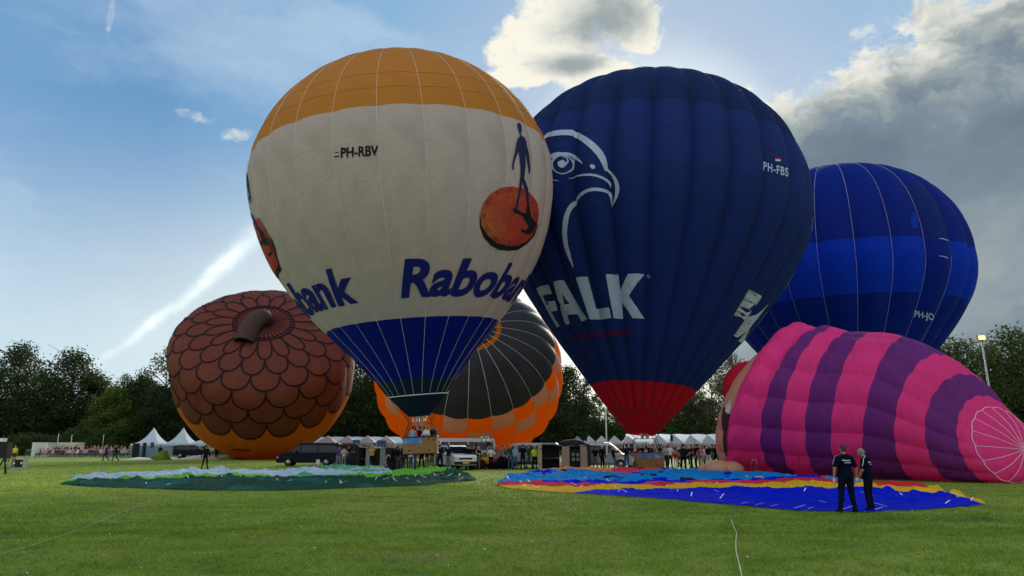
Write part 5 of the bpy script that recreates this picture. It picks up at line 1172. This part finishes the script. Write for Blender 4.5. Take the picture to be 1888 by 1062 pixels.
def prims(pose, sleeves='short', hair='short', shorts=False, fat=1.0, hands=False):
    J = limbs(pose); P = []
    lean, head, drop = J['lean'], J['head'], J['drop']; RL = Matrix.Rotation(-lean, 3, 'X'); hip = Vector((0, 0, .93))
    def up(p, force=True): p = Vector(p); p = hip+RL@(p-hip); p.z += drop; return p
    def cap(a, b, ra, rb, t): P.append(('c', Vector(a), Vector(b), ra, rb, t))
    def ell(c, r, t, R=None): P.append(('e', Vector(c), Vector(r), R or RL, 0, t))
    ell(up((0, 0, 1.31)), (.182*fat, .112*fat, .20), SHIRT); ell(up((0, .012, 1.10)), (.165*fat, .118*fat, .19), SHIRT); ell(up((0, -.005, .955)), (.172*fat, .122*fat, .11), PANTS)
    ell(up((0, 0, 1.02)), (.168*fat, .12*fat, .11), SHIRT)
    cap(up((-.145, -.005, 1.425)), up((.145, -.005, 1.425)), .068, .068, SHIRT); cap(up((-.05, -.01, 1.47)), up((.05, -.01, 1.47)), .06, .06, SHIRT)
    RH = RL@Matrix.Rotation(J['hyaw'], 3, 'Z')@Matrix.Rotation(-head, 3, 'X'); nk = up((0, .0, 1.53))
    def hd(p): return nk+RH@Vector(p)
    cap(up((0, -.012, 1.46)), hd((0, .01, .06)), .058, .054, SKIN)
    P.append(('e', hd((0, .018, .145)), Vector((.074, .094, .108)), RH, 0, SKIN)); P.append(('e', hd((0, .052, .085)), Vector((.052, .056, .052)), RH, 0, SKIN))
    P.append(('e', hd((0, .118, .128)), Vector((.015, .022, .027)), RH, 0, SKIN))
    for s in (-1, 1): P.append(('e', hd((s*.077, .010, .130)), Vector((.013, .022, .032)), RH, 0, SKIN))
    if hair != 'bald': P.append(('e', hd((0, -.004, .168)), Vector((.079, .096, .096)), RH, 0, HAIR)); P.append(('e', hd((0, -.040, .14)), Vector((.068, .064, .072)), RH, 0, HAIR))
    if hair == 'long': P.append(('c', hd((0, -.06, .12)), up((0, -.10, 1.38)), .07, .06, HAIR))
    if hair == 'tail': P.append(('c', hd((0, -.10, .18)), hd((0, -.15, .03)), .035, .02, HAIR))
    if hair == 'cap': P.append(('e', hd((0, .09, .185)), Vector((.07, .08, .016)), RH, 0, HAIR))
    for s, e, w in ((-1, 'eL', 'wL'), (1, 'eR', 'wR')):
        sh = up((s*.195, -.005, 1.415)); el = up(J[e]); wr = up(J[w]); mid = sh.lerp(el, .72)
        cap(sh, mid, .062 if sleeves == 'short' else .06, .056, SHIRT); cap(mid if sleeves == 'short' else sh, el, .043, .042, SKIN if sleeves == 'short' else SHIRT)
        if sleeves != 'short': cap(mid, el, .056, .052, SHIRT)
        cap(el, wr, .042 if sleeves == 'short' else .05, .029 if sleeves == 'short' else .038, SKIN if sleeves == 'short' else SHIRT)
        d = (wr-el).normalized(); side = Vector((0, 1, 0))-d*d.y; side.normalize(); th = d.cross(side)
        pc = wr+d*.065; P.append(('c', wr+d*.02, wr+d*.075, .030, .036, SKIN))
        if hands:
            for k in range(4):
                o = side*(.033-.022*k); L = (.075, .085, .08, .062)[k]; b0 = wr+d*.095+o; b1 = b0+d*L*.5+th*(-s)*.006; b2 = b1+d*L*.36+th*(-s)*.024; cap(b0, b1, .0125, .0115, SKIN); cap(b1, b2, .0115, .010, SKIN)
            t0 = wr+d*.035+side*.034; cap(t0, t0+d*.035+side*.022, .015, .013, SKIN); cap(t0+d*.035+side*.022, t0+d*.066+side*.020-th*s*.014, .013, .011, SKIN)
        else: cap(wr+d*.08, wr+d*.15+th*(-s)*.02, .034, .022, SKIN)
    for s, k_, a_ in ((-1, 'kL', 'aL'), (1, 'kR', 'aR')):
        h_ = Vector((s*.088*fat, 0, .90+drop)); k = Vector(J[k_]); a = Vector(J[a_])
        cap(h_, k, .092*fat, .064, PANTS); lt = SKIN if shorts else PANTS
        cap(k, a+Vector((0, 0, .02)), .060 if not shorts else .052, .050 if not shorts else .038, lt); P.append(('c', k+Vector((0, -.02, -.09)), k+Vector((0, -.02, -.16)), .058, .054, lt))
        cap(a+Vector((0, -.04, -.03)), a+Vector((s*.025, .15, -.048)), .050, .040, SHOE); cap(a+Vector((0, -.01, -.02)), a+Vector((s*.01, .06, -.03)), .05, .045, SHOE)
    return P
def prim_mesh(P, voxel, infl=0., smooth=2, tags=None):
    mb = MB()
    for q in P:
        if tags is not None and q[5] not in tags: continue
        if q[0] == 'c':
            a, b, ra, rb = q[1], q[2], q[3]+infl, q[4]+infl; d = (b-a); L = d.length; d = d.normalized() if L > 1e-6 else Vector((0, 0, 1))
            ts = [-1, -.85, -.5, 0, .5, .85, 1]; pts = [a+d*ra*t for t in (-.98, -.8, -.45)]+[a, b]+[b+d*rb*t for t in (.45, .8, .98)]; rr = [ra*.2, ra*.6, ra*.89, ra, rb, rb*.89, rb*.6, rb*.2]
            mb.tube(pts, rr, 12)
        else: r = q[2]+Vector((infl, infl, infl)); mb.ell(q[1], r, 16, 10, R=q[3])
    me = bpy.data.meshes.new('tmp'); me.from_pydata(mb.v, [], mb.f); o = bpy.data.objects.new('tmp', me); COL.objects.link(o)
    bm = bmesh.new(); bm.from_mesh(me); bmesh.ops.recalc_face_normals(bm, faces=bm.faces); bm.to_mesh(me); bm.free()
    m = o.modifiers.new('r', 'REMESH'); m.mode = 'VOXEL'; m.voxel_size = voxel; m.use_smooth_shade = True
    if smooth: m = o.modifiers.new('s', 'SMOOTH'); m.iterations = smooth; m.factor = .5
    bpy.context.view_layer.update(); r = bpy.data.meshes.new_from_object(o.evaluated_get(bpy.context.evaluated_depsgraph_get()))
    bpy.data.objects.remove(o); bpy.data.meshes.remove(me); return r
def classify(me, P):
    n = len(me.polygons); C = np.zeros(n*3); me.polygons.foreach_get('center', C); C = C.reshape(-1, 3); best = np.full(n, 1e9); idx = np.zeros(n, int)
    for q in P:
        if q[0] == 'c':
            a, b = np.array(q[1]), np.array(q[2]); ab = b-a; t = np.clip(((C-a)@ab)/(ab@ab+1e-9), 0, 1); d = np.linalg.norm(C-a-t[:, None]*ab, axis=1)-(q[3]+(q[4]-q[3])*t)
        else:
            R = np.array(q[3]); L = (C-np.array(q[1]))@R; r = np.array(q[2]); k = np.linalg.norm(L/r, axis=1); d = (k-1)*r.min()*1.1
        if q[5] == HAIR: d = d-.002
        w = d < best; best[w] = d[w]; idx[w] = q[5]
    me.polygons.foreach_set('material_index', idx.astype(np.int32))
PC = {}
def person_mesh(pose, sleeves, hair, shorts, fat, vox):
    k = (pose, sleeves, hair, shorts, fat, vox)
    if k not in PC:
        P = prims(pose, sleeves, hair, shorts, fat); me = prim_mesh(P, vox, 0, 1); classify(me, P)
        for _ in range(5): me.materials.append(PM['skin'])
        me.name = 'person'; PC[k] = me
    return PC[k]
def person(loc, rz, h, label, pose='stand', shirt='navy', pants='djeans', hair=('short', 'hbrown'), sleeves='short', shorts=False, fat=1.0, vox=.024, group=None, shoe='black', skin='skin', name='person'):
    me = person_mesh(pose, sleeves, hair[0], shorts, fat, vox); o = bpy.data.objects.new(name, me); COL.objects.link(o)
    for i, m in enumerate((PM[skin], CM[shirt], CM[pants], CM[shoe], CM[hair[1]])): o.material_slots[i].link = 'OBJECT'; o.material_slots[i].material = m
    s = h/1.78; o.scale = (s, s, s); o.location = loc; o.rotation_euler = (0, 0, rz); tag(o, label, 'person', group); return o
def pg(px, py, h, label, face, **k):
    p = ground(px, py)
    if 600 < px < 1330 and py > 852: p = at(px, min(p.y, (54.5 if px < 1170 else 59.5) if px > 1000 else 56.2))
    return person(p, face, h, label, **k)
B_, F_, LFT, RGT = 0.0, pi, pi/2, -pi/2       # facing away, to us, left, right
# ---- the two men in front
def front_man(px, py, h, face, pose, hairc, label, hairk='short', fat=1.06, lines=('Ballonteam', 'van Rumoer')):
    P = prims(pose, 'short', hairk, False, fat, True); e = empty('person', ground(px, py), face); s = h/1.78; e.scale = (s, s, s); tag(e, label, 'person')
    o = prim_mesh([q if q[5] != SHIRT else q for q in P if q[5] != HAIR], .011, 0, 2); o.materials.append(PM['skin2']); link(bpy.data.objects.new('body', o), e)
    def part(name, tags, infl, m, sm=2, vox=.012, f=None):
        me = prim_mesh([q for q in P if (f is None or f(q))], vox, infl, sm, tags); me.materials.append(m); ob = bpy.data.objects.new(name, me); link(ob, e); return ob
    sh = part('polo_shirt', (SHIRT,), .017, mat('shirt_navy', (.0035, .006, .020), .9, spec=.04, var=.2, vscale=5, bump=1., bscale=7), 2)
    part('trousers', (PANTS,), .010, mat('trousers_navy', (.004, .008, .018), .9, spec=.04, var=.3, vscale=5, bump=1., bscale=9), 2); part('shoe', (SHOE,), .004, CM['black'], f=lambda q: q[1].x < 0); part('shoe', (SHOE,), .004, CM['black'], f=lambda q: q[1].x > 0)
    hr = part('hair', (HAIR,), .002, mat('hair_'+hairc, tuple(v*.6 for v in CL[hairc]), .8, var=.35, vscale=30, bump=.8, bscale=60), 1, .010)
    arms = [q for q in P if q[0] == 'c' and q[5] == SKIN]
    J = limbs(pose); gl = []
    for w in ('wL', 'wR'):
        hip = Vector((0, 0, .93)); wp = hip+Matrix.Rotation(-J['lean'], 3, 'X')@(Vector(J[w])-hip)
        fs = [q for q in arms if (q[1]-wp).length < .22 and (q[2]-wp).length < .24 and (q[3] <= .036) and not (q[3] > .03 and abs(q[3]-.042) < .002)]
        me = prim_mesh(fs, .007, .004, 1); me.materials.append(mat('glove_white', (.50, .52, .48), .8, var=.2, vscale=25, tint=(.22, .30, .28))); link(bpy.data.objects.new('glove', me), e)
    me = sh.data; bv = BVHTree.FromPolygons([v.co.copy() for v in me.vertices], [tuple(p.vertices) for p in me.polygons])
    wm = mat('shirt_print', (.62, .63, .66), .7)
    # lettering across the shoulders
    for k, tx in enumerate(lines):
        v, f = text_mesh2d(tx, .03, 0, 1.02); w0 = max(p[0] for p in v); W_ = (.215, .18)[k]; V = []
        for x, y in v:
            p = Vector(((x/w0-.5)*W_+.03*(k == 1), -.6, 1.355-k*.058+y*.05)); hh, n, i, dd = bv.ray_cast(p, Vector((0, 1, 0))); V.append((hh if hh else Vector((p.x, -.15, p.z)))+Vector((0, -.004, 0)))
        mesh_obj('lettering', V, f, wm, e)
    # pale piping from the collar over the shoulder down the sleeve
    for s in (-1, 1):
        el = Vector(J['eL' if s < 0 else 'eR']); path = catmull([Vector((s*.07, -.03, 1.58)), Vector((s*.13, -.02, 1.58)), Vector((s*.24, -.02, 1.52)), Vector((s*.34, -.02, 1.35)), el+Vector((s*.08, 0, .10))], 5); V = []
        for p in path:
            p = Vector(p); hh, n, i, dd = bv.find_nearest(p); q = hh+n*.004; V += [q+Vector((0, -.009, 0)), q+Vector((0, .009, 0))]
        mesh_obj('piping', V, [(2*i, 2*i+1, 2*i+3, 2*i+2) for i in range(len(path)-1)], wm, e)
    return e
front_man(1565, 946, 1.80, radians(4), 'wide', 'hshort', 'bigger man in a navy polo with white gloves standing before the blue cloth, back turned', fat=1.12)
front_man(1606, 943, 1.72, radians(48), 'down', 'hgrey', 'grey haired man in a navy polo with white gloves looking down to the left', fat=1.05)
# ---- people one can tell apart
pg(377, 865, 1.80, 'person in dark clothes standing alone on the grass before the acorn balloon', B_, shirt='black', pants='black', sleeves='long', pose='wide')
pg(399, 847, 1.75, 'person in black standing by the right pointed tent', B_, shirt='black', pants='black', sleeves='long')
pg(294, 847, 1.75, 'person in black beside the olive green fabric cone', B_, shirt='black', pants='black', sleeves='long', hair=('cap', 'hblack'))
pg(194, 850, 1.80, 'left one of two people walking over the field at the left', LFT, pose='walk', shirt='maroon', pants='djeans', sleeves='long', hair=('short', 'hblond'))
pg(212, 850, 1.80, 'right one of two people walking over the field at the left', LFT, pose='walk', shirt='black', pants='djeans', sleeves='long')
pg(25, 853, 1.75, 'person in a yellow shirt next to the black equipment at the left edge', F_, shirt='yellow', pants='maroon', shorts=True)
pg(14, 852, 1.70, 'person in a pink shirt half hidden by the black equipment', F_, shirt='pink', pants='maroon')
pg(623, 862, 1.78, 'person in a purple vest standing by the green cloth', B_, pose='photo', shirt='purple', pants='grey', sleeves='short')
pg(633, 861, 1.72, 'person with a white top close behind the purple vest', B_, pose='bag', shirt='lgrey', pants='grey', shorts=True)
pg(685, 864, 1.82, 'man in a mustard shirt raising his phone before the black tipped basket', B_, pose='up', shirt='mustard', pants='navy', hair=('short', 'hgrey'))
pg(722, 867, 1.80, 'heavy person in black with a cap right of the black tipped basket', RGT, pose='push', shirt='black', pants='black', sleeves='long', fat=1.25, hair=('cap', 'hgrey'))
pg(733, 866, 1.70, 'person in jeans just left of the hanging basket', RGT, shirt='black', pants='jeans', sleeves='long')
pg(748, 866, 1.78, 'person behind the hanging basket at its left end', B_, pose='up', shirt='black', pants='green')
pg(777, 866, 1.78, 'person behind the middle of the hanging basket', B_, pose='wide', shirt='black', pants='black')
pg(796, 866, 1.78, 'person behind the hanging basket at its right end', B_, pose='stand', shirt='navy', pants='khaki')
pg(811, 868, 1.84, 'man in a navy shirt holding the right end of the hanging basket', radians(20), pose='push', shirt='navy', pants='navy', fat=1.1, hair=('short', 'hblack'))
pg(826, 868, 1.80, 'man in a black shirt with grey trousers right of the basket holder', radians(-30), pose='hips', shirt='navy', pants='grey', hair=('short', 'hbrown'))
pg(862, 864, 1.80, 'person in black and jeans right of the white estate car', radians(30), shirt='black', pants='jeans', sleeves='long')
pg(873, 865, 1.74, 'person in a black jacket with arms folded near the twin burners', radians(200), pose='cross', shirt='black', pants='djeans', sleeves='long')
pg(881, 864, 1.70, 'person in black next to the twin burner basket', radians(150), shirt='black', pants='grey', sleeves='long')
pg(883, 862, 1.70, 'blonde woman in a grey top before the twin burner basket', F_, pose='cross', shirt='lgrey', pants='djeans', hair=('long', 'hblond'), sleeves='long')
pg(905, 861, 1.70, 'woman in a white jacket with arms folded before the orange balloon', F_, pose='cross', shirt='white', pants='black', hair=('long', 'hbrown'), sleeves='long')
pg(924, 862, 1.80, 'man in a dark grey jacket pointing towards the coloured heap', radians(-120), pose='push', shirt='grey', pants='black', sleeves='long')
pg(941, 862, 1.84, 'man in a dark green jacket and jeans left of the silver van', radians(190), shirt='green', pants='jeans', sleeves='long', hair=('short', 'hgrey'))
pg(949, 858, 1.75, 'person in light blue behind the man in the green jacket', F_, shirt='lblue', pants='jeans')
pg(964, 861, 1.84, 'tall person in black with hands at the head before the silver van', B_, pose='photo', shirt='black', pants='navy', sleeves='long')
pg(986, 862, 1.72, 'person in a bright yellow safety vest by the tipped pale basket', F_, shirt='hivis', pants='black', sleeves='short', fat=1.12, hair=('short', 'hblond'))
pg(1111, 862, 1.80, 'man in black standing before the silver and grey van', radians(-50), shirt='black', pants='black', sleeves='long', hair=('short', 'hgrey'))
pg(1133, 864, 1.72, 'woman in blue jeans leaning back and pulling a line', radians(-75), pose='pull', shirt='navy', pants='jeans', sleeves='long', hair=('tail', 'hbrown'))
pg(1156, 865, 1.86, 'man in blue jeans reaching up at the left of the standing basket', radians(-25), pose='upboth', shirt='navy', pants='jeans', sleeves='long')
pg(1213, 863, 1.72, 'woman in a light top at the right end of the standing basket', radians(60), shirt='beige', pants='black', hair=('long', 'hblond'), pose='bag')
pg(1226, 862, 1.82, 'man in a light blue shirt standing right of the wicker basket', F_, shirt='lblue', pants='djeans', hair=('short', 'hgrey'))
pg(1236, 863, 1.84, 'man in a white shirt next to the one in light blue', radians(200), shirt='white', pants='djeans', hair=('short', 'hblond'), pose='hips')
pg(1246, 861, 1.35, 'child with a white bag between the adults', F_, shirt='red', pants='white', hair=('long', 'hblond'))
pg(1261, 871, 1.86, 'man in black with hands on his hips before the many coloured cloth', B_, pose='hips', shirt='navy', pants='black', fat=1.15, hair=('short', 'hblack'))
pg(1276, 862, 1.80, 'person in black standing right of the man with hands on hips', LFT, shirt='black', pants='black', pose='cross')
pg(1284, 863, 1.84, 'man in black with a bare forearm facing left', LFT, shirt='black', pants='black', pose='bag', hair=('short', 'hbrown'))
pg(1293, 859, 1.72, 'person in a pink top behind the men in black', radians(140), shirt='pink', pants='grey', hair=('long', 'hblond'))
pg(1307, 856, 1.82, 'man in black with grey trousers left of the skin coloured fold', radians(20), shirt='black', pants='lgrey', hair=('short', 'hgrey'), fat=1.1)
pg(1322, 856, 1.86, 'man in a black shirt with one arm out beside the lying balloon', radians(-10), pose='push', shirt='black', pants='black', hair=('short', 'hblack'), fat=1.1)
# people in the baskets
def in_basket(BK, x, y, rz, pose, shirt, label, hair=('short', 'hbrown'), lift=.12, sleeves='long'):
    p = BK.matrix_world @ Vector((x, y, lift)); return person(p, rz, 1.72, label, pose=pose, shirt=shirt, pants='djeans', sleeves=sleeves, hair=hair, group='passengers standing in the baskets')
bpy.context.view_layer.update()
in_basket(BK1, -.55, -.2, radians(20), 'up', 'lblue', 'passenger in light blue leaning out at the left of the hanging basket'); in_basket(BK1, -.15, .1, radians(60), 'upboth', 'navy', 'passenger in navy in the middle of the hanging basket')
in_basket(BK1, .35, -.25, radians(160), 'cross', 'white', 'passenger in a white top in the hanging basket', ('long', 'hbrown')); in_basket(BK1, .75, .05, radians(150), 'stand', 'black', 'passenger in black at the right end of the hanging basket', ('short', 'hblack'))
in_basket(BK1, .1, .4, radians(100), 'photo', 'black', 'passenger in black at the back of the hanging basket', ('short', 'hblack'))
for i, (x, ps, sh, hr, lb) in enumerate(((-1.05, 'upboth', 'maroon', 'hbrown', 'at the left end'), (-.6, 'cross', 'maroon', 'hblond', 'second from the left'), (-.2, 'photo', 'black', 'hblack', 'third from the left'), (.3, 'up', 'black', 'hbrown', 'right of the burners'), (.65, 'cross', 'grey', 'hbrown', 'second from the right'), (1.1, 'stand', 'black', 'hblack', 'at the right end'))):
    in_basket(BK2, x, .15*(-1)**i, radians(20+i*50), ps, sh, '%s passenger %s of the standing basket' % (sh, lb), ('short', hr))
# ---- spectators
rs = random.Random(11)
tops = [('navy', 'dark'), ('white', 'white'), ('lgrey', 'light grey'), ('black', 'black'), ('blue', 'blue'), ('lblue', 'pale blue'), ('red', 'red'), ('beige', 'beige'), ('maroon', 'maroon'), ('pink', 'pink'), ('grey', 'grey'), ('green', 'dark green')]
hairs = [('short', 'hbrown'), ('short', 'hblack'), ('short', 'hgrey'), ('long', 'hblond'), ('long', 'hbrown'), ('cap', 'navy')]
def spectator(x, Y, kind, where, grp, face=None, h=None):
    c, cn = rs.choice(tops); ps = kind if kind == 'sit' else rs.choice(('stand', 'cross', 'photo', 'bag')); hr = rs.choice(hairs)
    hn = {'hbrown': 'brown', 'hblack': 'black', 'hgrey': 'grey', 'hblond': 'blond', 'navy': 'capped'}[hr[1]]
    pc = rs.choice(('djeans', 'black', 'jeans', 'khaki'))
    person((x, Y, 0), face if face is not None else pi+rs.uniform(-.5, .5), h or rs.uniform(1.6, 1.82), '%s spectator, %s %s, %s top, %s' % ('seated' if kind == 'sit' else 'standing', hn, 'head' if hn == 'capped' else 'hair', cn, where), pose=ps, shirt=c, pants=pc, hair=hr, sleeves='long' if rs.random() < .4 else 'short', vox=.045, group=grp)
for px in np.arange(70, 250, 4.6):
    Y = 113+rs.uniform(-.4, .4); spectator(at(px+rs.uniform(-1.5, 1.5), Y).x, Y, 'sit', 'in front of the sheds', 'seated spectators behind the barriers')
for px in np.arange(60, 262, 5.0):
    Y = 116.5+rs.uniform(-.7, .7); spectator(at(px+rs.uniform(-2, 2), Y).x, Y, 'st', 'behind the seated row', 'standing spectators behind the barriers')
for px in np.arange(380, 600, 4.6):
    Y = 114+rs.uniform(-1.5, 1.5); spectator(at(px+rs.uniform(-2, 2), Y).x, Y, 'st', 'under the acorn balloon', 'standing spectators under the acorn balloon')
for px in np.arange(636, 1000, 7):
    Y = 98+rs.uniform(-3, 3); spectator(at(px+rs.uniform(-2, 2), Y).x, Y, 'st', 'behind the vehicles in the middle', 'spectators behind the vehicles')
for px in np.arange(1085, 1348, 3.6):
    Y = rs.uniform(82, 108); spectator(at(px+rs.uniform(-2, 2), Y).x, Y, 'st', 'under the gazebos on the right', 'spectators before the right gazebos')
for k in range(7):
    mb = MB(); w = 2.9
    mb.box((0, 0, .43), (w, .35, .05)); mb.box((-w*.4, 0, .2), (.06, .3, .4)); mb.box((w*.4, 0, .2), (.06, .3, .4))
    b = mb.build('bench', mat('bench_wood', (.12, .09, .06), .8)); b.location = (at(70, 113).x+1.4+k*3.0*.7, 113.05, 0) if False else (at(70+k*26+12, 113).x, 113.05, 0); b.scale = (.74, 1, 1)
    tag(b, 'low wooden bench under the seated spectators behind the barriers', 'bench', 'benches behind the barriers')

# crew between the baskets
crew = (('black', 'black'), ('navy', 'djeans'), ('black', 'grey'), ('navy', 'black'), ('grey', 'djeans'), ('green', 'jeans'), ('maroon', 'black'), ('lblue', 'djeans'), ('white', 'jeans'), ('beige', 'grey'))
spots = ((641, 62, 'by the purple vest'), (663, 61.5, 'behind the black tipped basket'), (700, 61.8, 'behind the black tipped basket frame'), (741, 55, 'at the left corner of the hanging basket'), (757, 53.5, 'under the left half of the hanging basket'), (765, 55, 'under the middle of the hanging basket'),
         (787, 54, 'under the right half of the hanging basket'), (804, 57, 'behind the man holding the hanging basket'), (834, 62, 'behind the white estate car'), (855, 60, 'at the corner of the white estate car'), (868, 61, 'between the estate car and the twin burners'), (899, 61, 'behind the coloured heap'),
         (914, 62, 'right of the woman in the white jacket'), (931, 60, 'left of the man in the green jacket'), (956, 64, 'before the silver van'), (976, 59, 'next to the yellow vest'), (1098, 57, 'right of the tipped pale basket'), (1120, 61, 'between the two in jeans'), (1143, 61, 'left of the man reaching up'),
         (1150, 63, 'just left of the standing basket'), (1220, 61, 'right behind the standing basket'), (1231, 64, 'behind the man in the white shirt'), (1252, 63, 'right of the child'), (1268, 60, 'right of the man with hands on hips'), (1300, 62, 'left of the man with grey trousers'), (1315, 64, 'left of the lying balloon'), (1288, 66, 'behind the man facing left'))
for i, (px, Y, wh) in enumerate(spots):
    c, pc = crew[(i*7) % 10]; ps = ('stand', 'hips', 'cross', 'walk', 'bag', 'photo', 'wide')[(i*3) % 7]
    person(at(px, Y), rs.uniform(0, 6.28), rs.uniform(1.66, 1.86), 'helper in a %s top %s' % (c, wh), pose=ps, shirt=c, pants=pc, hair=hairs[i % 5], sleeves='long' if i % 2 else 'short', group='helpers among the baskets')
